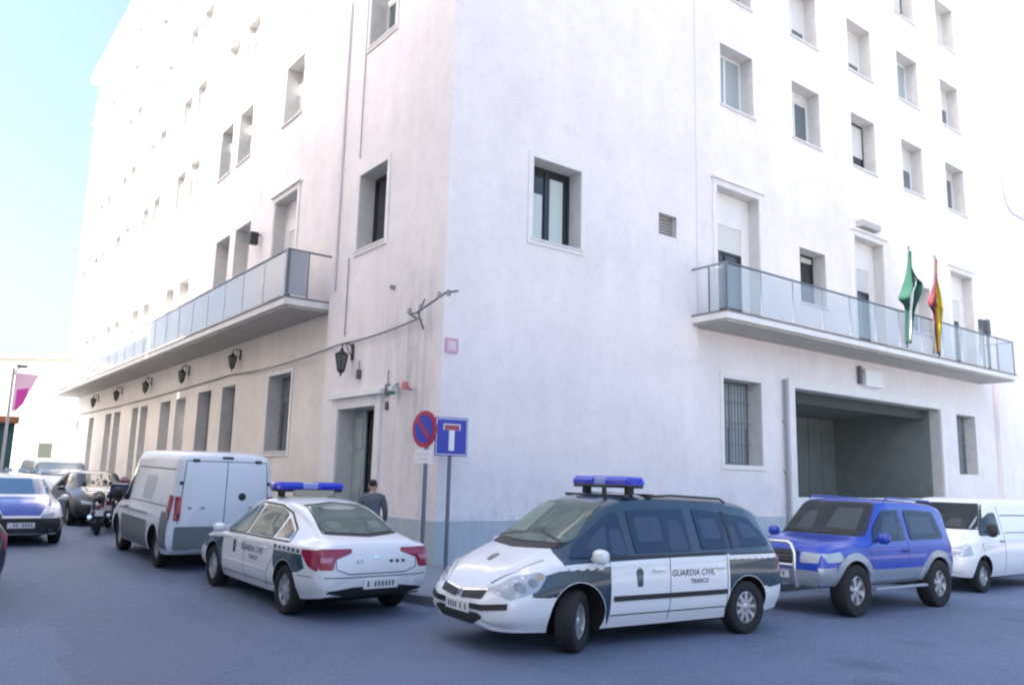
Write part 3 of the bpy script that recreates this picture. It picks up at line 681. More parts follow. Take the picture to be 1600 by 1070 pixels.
    def mirror_obj(s, x, z, y, m, w=.2, h=.14):
        for sg in (1, -1):
            mb = MB(); 
            secs = [(0, .35), (.03, .8), (.08, 1), (.13, .85), (.16, .4)]
            n = 16; base = len(mb.v)
            for dx, k in secs:
                for q in range(n):
                    an = 2*math.pi*q/n; c_, s_ = math.cos(an), math.sin(an); c_ = math.copysign(abs(c_)**.7, c_); s_ = math.copysign(abs(s_)**.7, s_)
                    mb.v.append((x+dx-.05, sg*(y+w/2+.03+c_*w/2*k), z+s_*h/2*k))
            for i in range(len(secs)-1):
                for q in range(n): q2 = (q+1) % n; mb.f.append((base+i*n+q, base+i*n+q2, base+(i+1)*n+q2, base+(i+1)*n+q)); mb.mi.append(0)
            mb.f.append(tuple(base+q for q in range(n))); mb.f.append(tuple(base+(len(secs)-1)*n+q for q in range(n))); mb.mi += [0, 0]
            mb.tube([(x+.02, sg*(y-.02), z-.04), (x+.03, sg*(y+.07), z-.01)], .022, 8, 0)
            mb.build('wing_mirror', m, s.root, smooth=True)
    def plate(s, axis_sg, c, w=.50, h=.11):
        """number plate, set on the bumper; characters are unreadable smudges in the photo"""
        y, z = c; hit = s.surf('x', axis_sg, y, z)[0]; x = hit.x+axis_sg*.012
        mb = MB(); mb.box(x-.012, y-w/2, z-h/2, x+.012, y+w/2, z+h/2); p = mb.build('number_plate', PLATE, s.root)
        t = MB(); rng = random.Random(int(abs(x*1000)))
        k = y-w/2+.06
        while k < y+w/2-.07:
            if rng.random() > .12: t.box(x+axis_sg*.0125, k, z-h*.28, x+axis_sg*.0135, k+.028, z+h*.28)
            k += .052
        t.build('smudged_characters', PLTXT, p); return p
    def place(s, x, y, heading, wb_front, wb_rear):
        """stand the car on the sloping ground"""
        c, sn = math.cos(heading), math.sin(heading)
        zf = ground_z(x+c*wb_front, y+sn*wb_front); zr = ground_z(x+c*wb_rear, y+sn*wb_rear)
        pitch = -math.atan2(zf-zr, wb_front-wb_rear); z = zf+(zr-zf)*(wb_front/(wb_front-wb_rear))
        s.root.location = (x, y, z); s.root.rotation_euler = (0, pitch, heading)
def lightbar(root, x, z, w=1.2, name='light_bar'):
    b = MB(); b.box(x-.13, -w/2+.04, z+.05, x+.13, w/2-.04, z+.085); b.box(x-.05, -w/2+.12, z-.03, x+.05, -w/2+.2, z+.05); b.box(x-.05, w/2-.2, z-.03, x+.05, w/2-.12, z+.05)
    o = b.build(name, BLK, root, bevel=.008)
    for sg in (1, -1):
        l = MB(); n = 10
        y0, y1 = sg*.13, sg*(w/2)
        secs = [(y0, 1), (y0+(y1-y0)*.85, 1), (y0+(y1-y0)*.96, .85), (y1, .55)]
        base = len(l.v)
        for y, k in secs:
            for (dx, dz) in ((-.15, .087), (-.15, .15), (-.11, .195), (.11, .195), (.15, .15), (.15, .087)): l.v.append((x+dx*k, y, z+.087+(dz-.087)*k))
        for i in range(len(secs)-1):
            for q in range(6): l.f.append((base+i*6+q, base+i*6+(q+1) % 6, base+(i+1)*6+(q+1) % 6, base+(i+1)*6+q)); l.mi.append(0)
        l.f.append(tuple(base+q for q in range(6))); l.f.append(tuple(base+3*6+q for q in range(6))); l.mi += [0, 0]
        l.build('blue_lens', BLUEL, o, bevel=.01)
    l = MB(); l.box(x-.13, -.125, z+.087, x+.13, .125, z+.18); l.build('centre_lens', BLUEL2, o, bevel=.015)
    return o
def rnd(poly, r=.05, n=4):
    """round the corners of a polygon"""
    out = []; P = [Vector(p) for p in poly]; N_ = len(P)
    for i in range(N_):
        a, b, c = P[i-1], P[i], P[(i+1) % N_]; da, dc = (a-b), (c-b); rr = min(r, da.length*.45, dc.length*.45)
        p0 = b+da.normalized()*rr; p1 = b+dc.normalized()*rr
        for k in range(n+1): t = k/n; out.append(tuple(p0*(1-t)**2+b*2*t*(1-t)+p1*t*t))
    return out

# ---- white and green police people carrier (front right of the group)
mv_st = [(-2.20, .42, .68, .74, .55, .60, .58, .42, .05), (-2.14, .32, .86, .98, .70, .80, .76, .60, .06), (-2.05, .26, .95, 1.30, .78, .87, .83, .66, .10), (-1.88, .24, .99, 1.52, .80, .905, .87, .66, .14), (-1.55, .22, 1.0, 1.63, .82, .915, .89, .67, .15),
         (-.8, .20, .99, 1.69, .83, .92, .90, .68, .15), (0, .20, .97, 1.705, .83, .92, .90, .68, .15), (.45, .20, .96, 1.675, .83, .92, .90, .67, .15), (.75, .20, .95, 1.60, .83, .92, .90, .66, .14), (1.15, .20, .94, 1.36, .83, .92, .89, .66, .12), (1.55, .20, .92, 1.10, .82, .915, .87, .66, .07), (1.75, .21, .89, 1.02, .81, .91, .85, .64, .06), (2.0, .22, .80, .90, .78, .885, .79, .58, .06),
         (2.18, .23, .68, .76, .70, .83, .70, .48, .05), (2.28, .25, .58, .64, .58, .72, .60, .40, .04), (2.34, .30, .50, .54, .44, .54, .46, .30, .03)]
mvan = Car('police_people_carrier', 'white and dark green police people carrier with blue light bar, its front wheel turned outward', 'police car', mv_st, [WHITEP, GREENP], lambda x, up: 1 if (up and x < 1.52) else 0, ((1.34, .385), (-1.38, .375)))
for sg in (1, -1):
    fl = -1 if sg > 0 else 1
    mvan.glaze('side_window', [(.60, 1.02), (1.42, .98), (1.30, 1.12), (.78, 1.46), (.62, 1.50)], 'y', sg, TGB, (('seat', [(.62, 1.02), (.66, 1.30), (.80, 1.30), (.84, 1.02)], SEATM), ('far_window', [(.88, 1.10), (.84, 1.34), (1.02, 1.22), (1.16, 1.08)], THROUGH)))
    mvan.glaze('side_window', [(.50, 1.03), (.50, 1.51), (-.42, 1.54), (-.42, 1.04)], 'y', sg, TGB, (('seat', [(-.36, 1.05), (-.34, 1.28), (-.30, 1.40), (-.14, 1.40), (-.10, 1.28), (-.06, 1.05)], SEATM), ('far_window', [(.02, 1.16), (.02, 1.44), (.40, 1.44), (.42, 1.16)], THROUGH)))
    mvan.glaze('side_window', [(-.58, 1.05), (-.58, 1.54), (-1.62, 1.43), (-1.85, 1.20), (-1.89, 1.08)], 'y', sg, TGB, (('seat', [(-1.30, 1.06), (-1.28, 1.32), (-1.08, 1.34), (-1.02, 1.06)], SEATM), ('far_window', [(-.66, 1.18), (-.66, 1.42), (-.96, 1.42), (-.98, 1.18)], THROUGH), ('far_window', [(-1.40, 1.18), (-1.38, 1.38), (-1.58, 1.34), (-1.74, 1.18)], THROUGH)))
    mvan.line('pillar_trim', [(-1.12, 1.06), (-1.12, 1.50)], .04, 'y', sg, BLK, .02)
    arc = lambda cx, r, a0, a1, n=14: [(cx+r*math.cos(rad(a0+(a1-a0)*i/n)), .92*(r-.005)+r*math.sin(rad(a0+(a1-a0)*i/n))-.0) for i in range(n+1)]
    gp_ = mvan.patch('green_panel', [(.90, .25), (.90, .90), (1.60, .865), (1.93, .79), (1.95, .62)]+arc(1.34, .392, 38, 178), 'y', sg, GREENP, .0025, res=.04)
    mvan.patch('green_panel', arc(-1.38, .382, 28, 140)+[(-1.80, .56), (-2.16, .60), (-2.12, .93), (-1.04, .93)], 'y', sg, GREENP, .003, res=.04)
    k = 0
    for x in np.arange(-2.02, -1.08, .13): mvan.patch('chequer_square', [(x, .925), (x+.07, .925), (x+.07, .975), (x, .975)], 'y', sg, WHITEP, .006, res=.1)
    for x in np.arange(1.0, 1.6, .13): mvan.patch('chequer_square', [(x, .87), (x+.07, .865), (x+.07, .91), (x, .915)], 'y', sg, WHITEP, .006, res=.1)
    mvan.line('rub_strip', [(.86, .545), (-.98, .545)], .055, 'y', sg, BLK, .014)
    mvan.line('door_seam', [(.90, .26), (.90, .93), (1.0, .99)], .010, 'y', sg, SEAM); mvan.line('door_seam', [(-.02+.0, .26), (-.02, 1.0)], .010, 'y', sg, SEAM); mvan.line('door_seam', [(-1.0, .30), (-1.0, .98)], .010, 'y', sg, SEAM)
    mvan.line('belt_moulding', [(1.0, .985), (.5, .985), (-1.0, 1.0)], .035, 'y', sg, BLK, .008)
    mvan.line('slide_rail', [(-1.05, .99), (-2.0, .99)], .02, 'y', sg, SEAM, .004)
    mvan.text('door_lettering', 'GUARDIA CIVIL', .105, (-.40, .79), 'y', sg, GREENP, fl, italic=.2)
    mvan.text('door_lettering', 'TRAFICO', .075, (-.50, .69), 'y', sg, GREENP, fl)
    em_ = mvan.patch('door_emblem', rnd([(.42, .66), (.50, .66), (.52, .84), (.46, .88), (.41, .84)], .02), 'y', sg, GREENP, .004)
    hl = mvan.patch('headlight', rnd([(1.88, .67), (2.20, .575), (2.26, .65), (2.06, .80), (1.84, .865), (1.76, .82)], .05), 'y', sg, LAMPC, .007, res=.03)
    mvan.patch('reflector', [(2.06+.055*math.cos(a), .70+.05*math.sin(a)) for a in [2*math.pi*i/14 for i in range(14)]], 'y', sg, LREF, .012, res=.03, parent=hl); mvan.patch('reflector', [(1.93+.05*math.cos(a), .75+.045*math.sin(a)) for a in [2*math.pi*i/14 for i in range(14)]], 'y', sg, LREF, .012, res=.03, parent=hl); mvan.patch('indicator', rnd([(1.80, .80), (1.88, .76), (1.88, .83), (1.83, .85)], .01), 'y', sg, mat('indicator_amber', (.45, .36, .25), .2), .012, res=.03, parent=hl)
    mvan.patch('fuel_flap', rnd([(-1.62, .80), (-1.48, .80), (-1.48, .90), (-1.62, .90)], .02), 'y', -1 if sg < 0 else -1, GREENP, .006) if sg < 0 else None
    mvan.line('wing_seam', [(1.30, .74), (1.52, .92)], .008, 'y', sg, SEAM); mvan.line('bumper_seam', [(1.72, .60), (1.95, .615)], .010, 'y', sg, SEAM, .004); mvan.line('sill_line', [(.88, .36), (-.98, .36)], .014, 'y', sg, SEAM)
    for z in (.84,):
        for x in (.18, -.86): 
            h = mvan.surf('y', sg, x, z)[0]; b = MB(); b.tube([(x-.08, h.y+sg*.025, z), (x+.08, h.y+sg*.025, z)], .013, 8); b.box(x-.085, h.y-sg*.02, z-.012, x-.065, h.y+sg*.02, z+.012); b.box(x+.065, h.y-sg*.02, z-.012, x+.085, h.y+sg*.02, z+.012); b.build('door_handle', WHITEP, mvan.root)
    mvan.patch('tail_light', rnd([(-2.16, .70), (-1.98, .72), (-1.98, .98), (-2.16, .96)], .03), 'y', sg, LAMPR, .006)
mvan.glaze('windscreen', [(-.68, 1.14), (0, 1.12), (.68, 1.14), (.56, 1.57), (0, 1.61), (-.56, 1.57)], 'x', 1, TGG, (('painted_view', [(-.60, 1.22), (-.50, 1.55), (-.24, 1.57), (-.16, 1.22)], mat('painted_view_green', (.36, .48, .42), .6)), ('dashboard', [(-.64, 1.145), (0, 1.135), (.64, 1.145), (.60, 1.21), (-.60, 1.21)], SEATL), ('seat', [(.18, 1.22), (.20, 1.42), (.28, 1.50), (.38, 1.50), (.45, 1.42), (.48, 1.22)], SEATM), ('far_window', [(-.10, 1.30), (-.12, 1.48), (.12, 1.48), (.10, 1.30)], THROUGH)))  # pale green patch paints the bright wall seen through the windscreen
mvan.patch('rear_window', rnd([(-.60, 1.08), (.60, 1.08), (.5, 1.50), (-.5, 1.50)], .08), 'x', -1, CARGLASS, .005)
mvan.line('wiper', [(-.60, 1.15), (-.05, 1.22)], .018, 'x', 1, BLK, .018); mvan.line('wiper', [(.62, 1.15), (.10, 1.25)], .018, 'x', 1, BLK, .018)
mvan.line('scuttle', [(-.66, 1.115), (0, 1.09), (.66, 1.115)], .06, 'x', 1, BLK, .006)
mvan.patch('grille', rnd([(-.44, .555), (-.05, .53), (-.05, .60), (-.46, .645)], .02), 'x', 1, BLK, .006, res=.03)
mvan.patch('grille', rnd([(.44, .555), (.05, .53), (.05, .60), (.46, .645)], .02), 'x', 1, BLK, .006, res=.03)
mvan.line('grille_trim', [(-.47, .655), (0, .605), (.47, .655)], .018, 'x', 1, CHROME, .010)
em_ = MB(); h = mvan.surf('x', 1, 0, .575)[0]; em_.box(h.x-.02, -.035, .535, h.x+.022, .035, .625); em_.build('badge', CHROME, mvan.root, bevel=.012)
for sg in (1, -1): mvan.line('bumper_strip', [(sg*.22, .465), (sg*.5, .475), (sg*.80, .515)], .06, 'x', 1, BLK, .010)
mvan.patch('air_intake', rnd([(-.52, .38), (-.34, .29), (.34, .29), (.52, .38), (.44, .41), (-.44, .41)], .03), 'x', 1, BLK, .006, res=.03)
mvan.patch('bonnet_emblem', rnd([(1.86, -.06), (1.96, -.05), (1.98, .05), (1.86, .07), (1.82, 0)], .02), 'z', 1, mat('emblem_grey', (.22, .20, .18), .6), .004, res=.03)
mvan.line('bonnet_seam', [(1.68, -.70), (2.0, -.62), (2.20, -.45)], .010, 'z', 1, SEAM); mvan.line('bonnet_seam', [(1.68, .70), (2.0, .62), (2.20, .45)], .010, 'z', 1, SEAM)
mvan.plate(1, (0, .445)); mvan.plate(-1, (0, .62))
mvan.wheels((1.34, -1.38), .89, .325, .205, steer=rad(34), spokes=9, rimr=.20)
mvan.mirror_obj(1.12, 1.02, .90, WHITEP, .22, .17)
for sg in (1, -1):
    b = MB(); b.tube([(-1.3, sg*.60, 1.62), (-1.2, sg*.60, 1.665), (-.3, sg*.62, 1.695), (.1, sg*.61, 1.67)], .014, 8); b.build('roof_rail', BLK, mvan.root, smooth=True)
lightbar(mvan.root, .20, 1.72, 1.16)
b = MB(); b.box(-.02, -.62, 1.67, .04, .62, 1.705); b.box(.36, -.60, 1.655, .42, .60, 1.69); b.tube([(.5, .3, 1.64), (.5, .3, 1.77)], .03, 8); b.build('roof_rack', BLK, mvan.root)
mvan.place(-.88, -5.83, rad(180-4), 1.34, -1.38)

# ---- white and green police saloon (rear towards us)
s_st = [(-2.30, .42, .60, .66, .55, .62, .60, .45, .03), (-2.26, .33, .78, .84, .68, .76, .72, .55, .04), (-2.18, .30, .90, .97, .74, .83, .79, .62, .04), (-2.0, .27, .925, 1.03, .78, .87, .84, .66, .05), (-1.8, .24, .92, 1.07, .80, .885, .86, .64, .06), (-1.45, .22, .91, 1.23, .81, .89, .87, .60, .10), (-1.0, .21, .90, 1.39, .81, .89, .875, .59, .12), (-.5, .20, .89, 1.455, .81, .89, .875, .59, .12), (0, .20, .88, 1.465, .81, .89, .875, .59, .12),
        (.45, .20, .87, 1.40, .81, .89, .875, .60, .12), (.9, .20, .86, 1.20, .81, .89, .87, .62, .10), (1.25, .20, .85, 1.01, .80, .885, .86, .66, .06), (1.6, .20, .81, .94, .80, .88, .83, .64, .05), (2.0, .22, .72, .82, .76, .85, .77, .56, .05), (2.2, .24, .60, .68, .66, .76, .66, .46, .04), (2.3, .30, .48, .54, .45, .55, .48, .32, .03)]
sal = Car('police_saloon', 'white police saloon with red tail lights and blue light bar, seen from behind', 'police car', s_st, [WHITEP, GREENP], lambda x, up: 0, ((1.40, .365), (-1.36, .365)))
for sg in (1, -1):
    fl = -1 if sg > 0 else 1
    sal.glaze('side_window', [(.12, .935), (1.02, .91), (.72, 1.12), (.35, 1.30), (.12, 1.345)], 'y', sg, TGG, (('far_window', [(.30, 1.06), (.30, 1.24), (.50, 1.16), (.72, 1.02), (.70, 1.0)], THROUGH), ('seat', [(.13, .94), (.14, 1.20), (.24, 1.20), (.28, .94)], SEATM)))
    sal.glaze('side_window', [(.04, .94), (.04, 1.345), (-.55, 1.335), (-.85, 1.26), (-.86, .95)], 'y', sg, TGG, (('far_window', [(-.04, 1.05), (-.04, 1.26), (-.42, 1.26), (-.44, 1.05)], THROUGH), ('seat', [(-.84, .96), (-.80, 1.14), (-.60, 1.16), (-.54, .96)], SEATM)))
    sal.line('sill_line', [(.92, .33), (-.95, .33)], .012, 'y', sg, SEAM); sal.line('bumper_seam', [(-1.78, .56), (-2.12, .57)], .01, 'y', sg, SEAM)
    sal.patch('side_window', rnd([(-.93, .96), (-.93, 1.22), (-1.28, 1.06), (-1.34, .97)], .04), 'y', sg, CARGLASS)
    sal.line('window_trim', [(1.12, .895), (0, .915), (-1.42, .935), (-1.30, 1.09), (-.9, 1.28), (-.5, 1.36), (.2, 1.37), (.45, 1.29), (.80, 1.12), (1.12, .905)], .022, 'y', sg, BLK, .004)
    arc = lambda cx, r, a0, a1, n=14: [(cx+r*math.cos(rad(a0+(a1-a0)*i/n)), .92*(r-.005)+r*math.sin(rad(a0+(a1-a0)*i/n))) for i in range(n+1)]
    sal.patch('green_panel', arc(-1.36, .372, 35, 140)+[(-1.80, .60), (-1.96, .66), (-1.85, .82), (-.98, .80), (-1.00, .60)], 'y', sg, GREENP, .003)
    sal.patch('green_panel', [(.96, .28), (.96, .80), (1.86, .74), (1.84, .60)]+arc(1.40, .372, 42, 178), 'y', sg, GREENP, .003)
    for x in np.arange(-1.78, -1.0, .14): sal.patch('chequer_square', [(x, .83), (x+.07, .83), (x+.07, .875), (x, .875)], 'y', sg, GREENP, .005, res=.1)
    sal.line('door_seam', [(.96, .26), (.98, .6), (1.05, .88)], .010, 'y', sg, SEAM); sal.line('door_seam', [(.08, .26), (.08, .91)], .010, 'y', sg, SEAM); sal.line('door_seam', [(-.72, .26), (-.80, .5), (-.98, .70), (-1.0, .93)], .010, 'y', sg, SEAM)
    sal.line('side_crease', [(.9, .50), (-.75, .50)], .02, 'y', sg, WHITEP, .010)
    sal.text('door_lettering', 'GUARDIA CIVIL', .115, (-.22, .73), 'y', sg, GREENP, fl, italic=.2); sal.text('door_lettering', 'TRAFICO', .08, (-.30, .62), 'y', sg, GREENP, fl)
    sal.patch('door_emblem', rnd([(.42, .62), (.50, .62), (.52, .78), (.46, .82), (.41, .78)], .02), 'y', sg, GREENP, .004)
    for x in (.2, -.66):
        h = sal.surf('y', sg, x, .80)[0]; b = MB(); b.tube([(x-.08, h.y+sg*.022, .80), (x+.08, h.y+sg*.022, .80)], .012, 8); b.box(x-.085, h.y-sg*.02, .79, x-.07, h.y+sg*.02, .81); b.box(x+.07, h.y-sg*.02, .79, x+.085, h.y+sg*.02, .81); b.build('door_handle', WHITEP, sal.root)
    tl = sal.patch('tail_light', rnd([(-2.22, .64), (-2.04, .70), (-1.84, .84), (-1.86, .89), (-2.22, .90)], .03), 'y', sg, LAMPR, .006, res=.03)
    sal.patch('lamp_band', rnd([(sg*.78, .75), (sg*.66, .75), (sg*.62, .80), (sg*.78, .81)], .01), 'x', -1, mat('lamp_pink', (.55, .22, .30), .2), .012, res=.03, parent=tl)
    sal.patch('tail_light', rnd([(sg*.80, .66), (sg*.62, .66), (sg*.60, .78), (sg*.36, .86), (sg*.36, .91), (sg*.80, .91)], .03), 'x', -1, LAMPR, .006, res=.03)
    sal.patch('headlight', rnd([(1.85, .60), (2.14, .54), (2.16, .62), (1.85, .74)], .03), 'y', sg, LAMPC, .006, res=.03)
sal.glaze('rear_window', [(-.54, 1.075), (0, 1.05), (.54, 1.075), (.43, 1.365), (0, 1.40), (-.43, 1.365)], 'x', -1, TGG, (('parcel_shelf', [(-.50, 1.08), (0, 1.06), (.50, 1.08), (.47, 1.12), (-.47, 1.12)], SEATM), ('headrest', [(.22, 1.12), (.22, 1.20), (.40, 1.20), (.40, 1.12)], SEATL), ('headrest', [(-.22, 1.12), (-.22, 1.20), (-.40, 1.20), (-.40, 1.12)], SEATL), ('far_window', [(-.40, 1.24), (-.34, 1.32), (.34, 1.32), (.40, 1.24)], THROUGH)))
sal.line('window_seal', [(-.555, 1.065), (0, 1.04), (.555, 1.065), (.445, 1.38), (0, 1.417), (-.445, 1.38)], .02, 'x', -1, BLK, .003, closed=True)
sal.patch('windscreen', rnd([(-.64, 1.05), (0, 1.03), (.64, 1.05), (.54, 1.34), (0, 1.38), (-.54, 1.34)], .06), 'x', 1, GLASSL, .005)
sal.patch('bumper_valance', rnd([(-.70, .30), (-.68, .40), (-.34, .44), (.34, .44), (.68, .40), (.70, .30)], .02), 'x', -1, BLK, .006)
sal.line('boot_seam', [(-.60, .88), (-.58, .66), (-.4, .60), (.4, .60), (.58, .66), (.60, .88)], .012, 'x', -1, SEAM, .002)
sal.line('bumper_seam', [(-.84, .57), (-.4, .56), (.4, .56), (.84, .57)], .012, 'x', -1, SEAM, .002)
sal.line('boot_badge', [(-.06, .80), (.06, .80)], .03, 'x', -1, CHROME, .006)
sal.text('boot_lettering', 'G C', .06, (.26, .745), 'x', -1, GREENP, -1); 
for k in range(3): sal.line('boot_lettering', [(-.18-.09*k, .745), (-.23-.09*k, .745)], .035, 'x', -1, GREENP, .004)
sal.plate(-1, (-.05, .47), .5, .12); sal.plate(1, (0, .40))
sal.wheels((1.40, -1.36), .865, .315, .20, rimr=.205, spokes=7)
sal.mirror_obj(.78, .95, .88, WHITEP, .20, .14)
lightbar(sal.root, .0, 1.485, 1.14)
b = MB(); b.box(-.28, -.32, 1.475, -.20, .32, 1.565); b.build('message_board', mat('sign_box', (.32, .30, .22), .5), sal.root, bevel=.01)
sal.place(-3.28, -1.46, rad(90+1.5), 1.40, -1.36)

# ---- blue and silver off-roader
BLUEP = mat('paint_blue', (.018, .06, .42), .25, coat=.35); SILVP = mat('paint_silver', (.36, .40, .46), .35, .4, coat=.4); GREYBL = mat('silver_blue_cladding', (.30, .38, .52), .4, .3)
v_st = [(-1.86, .50, .80, .92, .72, .78, .76, .62, .05), (-1.80, .44, .96, 1.40, .76, .84, .82, .68, .08), (-1.72, .42, 1.00, 1.62, .78, .86, .84, .70, .10), (-1.3, .42, 1.02, 1.69, .79, .87, .85, .70, .10), (-.6, .42, 1.02, 1.72, .79, .87, .85, .70, .10), (.0, .42, 1.02, 1.72, .79, .87, .85, .70, .10), (.18, .42, 1.02, 1.69, .79, .87, .85, .69, .10), (.50, .42, 1.02, 1.45, .79, .87, .85, .70, .09), (.85, .42, 1.01, 1.16, .79, .87, .85, .72, .06), (1.0, .42, 1.0, 1.12, .79, .87, .84, .72, .05),
        (1.5, .42, .98, 1.08, .78, .86, .82, .70, .05), (1.78, .42, .92, 1.02, .76, .83, .79, .66, .05), (1.90, .44, .84, .94, .72, .79, .74, .62, .04), (1.96, .48, .72, .80, .66, .72, .68, .56, .03)]
suv = Car('off_roader', 'short blue off-roader with silver lower body and chrome bull bar beside a white van', 'car', v_st, [BLUEP, GREYBL], None, ((1.24, .42), (-1.22, .42)), group=None)
for sg in (1, -1):
    suv.patch('lower_cladding', [(.80, .43), (.80, .66), (-.78, .66), (-.78, .43)], 'y', sg, SILVP, .012)
    for ax in (1.24, -1.22):
        arc = [(ax+.53*math.cos(a), .386+.53*math.sin(a)) for a in [rad(-2+184*i/16) for i in range(17)]]; arc2 = [(ax+.425*math.cos(a), .386+.425*math.sin(a)) for a in [rad(182-184*i/16) for i in range(17)]]
        suv.patch('wheel_arch_flare', [p for p in arc+arc2], 'y', sg, SILVP, .03, res=.06, thick=.05)
    suv.glaze('side_window', [(-.28, 1.08), (.66, 1.06), (.52, 1.28), (.20, 1.54), (-.26, 1.56)], 'y', sg, TGB, (('far_window', [(-.10, 1.18), (-.10, 1.46), (.14, 1.46), (.40, 1.18)], THROUGH), ('seat', [(-.27, 1.09), (-.26, 1.36), (-.16, 1.36), (-.12, 1.09)], SEATM)))
    suv.glaze('side_window', [(-.42, 1.08), (-.42, 1.56), (-1.38, 1.53), (-1.52, 1.10)], 'y', sg, TGB, (('far_window', [(-.55, 1.18), (-.55, 1.46), (-1.20, 1.44), (-1.28, 1.18)], THROUGH),), r=.08)
    suv.line('door_seam', [(.78, .45), (.78, 1.02)], .010, 'y', sg, SEAM); suv.line('door_seam', [(-.34, .45), (-.34, 1.04)], .010, 'y', sg, SEAM); suv.line('door_seam', [(-.34, 1.04), (-.34, 1.6)], .05, 'y', sg, BLUEP, .004)
    suv.patch('bumper_corner', [(1.95, .46), (1.955, .70), (1.70, .72), (1.72, .46)], 'y', sg, SILVP, .02)
    suv.patch('headlight', rnd([(1.50, .80), (1.86, .78), (1.88, .90), (1.56, .94)], .03), 'y', sg, LAMPC, .006, res=.03)
    suv.patch('headlight', rnd([(sg*.42, .76), (sg*.71, .77), (sg*.71, .90), (sg*.42, .91)], .03), 'x', 1, LAMPC, .008, res=.03)
    suv.patch('fog_lamp', rnd([(sg*.40, .53), (sg*.62, .54), (sg*.62, .60), (sg*.40, .60)], .02), 'x', 1, BLK, .02, res=.03)
    suv.patch('tail_light', rnd([(-1.80, .86), (-1.70, .86), (-1.70, 1.10), (-1.80, 1.10)], .02), 'y', sg, LAMPR, .006)
    h = suv.surf('y', sg, -.22, .92)[0]; b = MB(); b.tube([(-.30, h.y+sg*.02, .92), (-.14, h.y+sg*.02, .92)], .012, 8); b.box(-.30, h.y-sg*.02, .91, -.28, h.y+sg*.02, .93); b.build('door_handle', BLK, suv.root)
    b = MB(); b.tube([(-1.5, sg*.66, 1.66), (-1.42, sg*.66, 1.71), (-.1, sg*.67, 1.745), (.05, sg*.67, 1.70)], .014, 8); b.build('roof_rail', BLUEP, suv.root, smooth=True)
    b = MB(); b.box(-.75, sg*.84, .36, .78, sg*.93, .40); b.build('side_step', SILVP, suv.root, bevel=.01)
suv.patch('bumper', rnd([(-.70, .46), (.70, .46), (.74, .66), (-.74, .66)], .05), 'x', 1, SILVP, .03, thick=.05)
suv.glaze('windscreen', [(-.70, 1.16), (.70, 1.16), (.60, 1.64), (-.60, 1.64)], 'x', 1, TG, (('sun_strip', [(.05, 1.24), (.08, 1.56), (.52, 1.56), (.58, 1.24)], THROUGH), ('seat', [(-.18, 1.18), (-.20, 1.42), (-.28, 1.50), (-.38, 1.50), (-.45, 1.42), (-.48, 1.18)], SEATM)))
suv.line('window_seal', [(-.72, 1.155), (.72, 1.155), (.62, 1.65), (-.62, 1.65)], .03, 'x', 1, BLK, .003, closed=True)
suv.line('wiper', [(-.60, 1.17), (-.02, 1.22)], .018, 'x', 1, BLK, .018); suv.line('wiper', [(.02, 1.17), (.58, 1.22)], .018, 'x', 1, BLK, .018)
suv.patch('grille', rnd([(-.36, .74), (.36, .74), (.38, .93), (-.38, .93)], .03), 'x', 1, BLK, .01, res=.03)
for z in (.79, .84, .89): suv.line('grille_bar', [(-.34, z), (.34, z)], .012, 'x', 1, mat('grille_grey', (.12, .12, .13), .4), .018)
suv.patch('rear_window', rnd([(-.6, 1.1), (.6, 1.1), (.55, 1.55), (-.55, 1.55)], .05), 'x', -1, CARGLASS, .005)
b = MB(); xb = 2.08
b.tube([(xb-.06, -.40, .42), (xb, -.40, .60), (xb, -.40, .90), (xb-.02, -.34, 1.02), (xb-.03, -.28, 1.05), (xb-.03, .28, 1.05), (xb-.02, .34, 1.02), (xb, .40, .90), (xb, .40, .60), (xb-.06, .40, .42)], .028, 10)
b.tube([(xb, -.40, .72), (xb, .40, .72)], .024, 10); b.tube([(xb-.06, -.40, .42), (xb-.30, -.40, .50)], .02, 8); b.tube([(xb-.06, .40, .42), (xb-.30, .40, .50)], .02, 8)
b.build('bull_bar', mat('bull_bar_chrome', (.78, .78, .80), .22, .9), suv.root, smooth=True)
pl = MB(); pl.box(2.015, -.26, .53, 2.035, .26, .64); p_ = pl.build('number_plate', PLATE, suv.root); t = MB()
for k in range(7): t.box(2.0355, -.21+.062*k, .555, 2.0365, -.18+.062*k, .615)
t.build('smudged_characters', PLTXT, p_)
b = MB(); b.lathe([(.0001, -.11), (.30, -.11), (.34, -.08), (.35, 0), (.34, .08), (.30, .1), (.0001, .1)], 'x', (-1.98, 0, .98), 28); b.build('spare_wheel', TYRE, suv.root, smooth=True)
suv.wheels((1.24, -1.22), .90, .375, .24, rimr=.215, spokes=6)
suv.mirror_obj(.60, 1.13, .86, BLUEP, .20, .17)
suv.place(4.45, -5.85, rad(180-1), 1.24, -1.22)

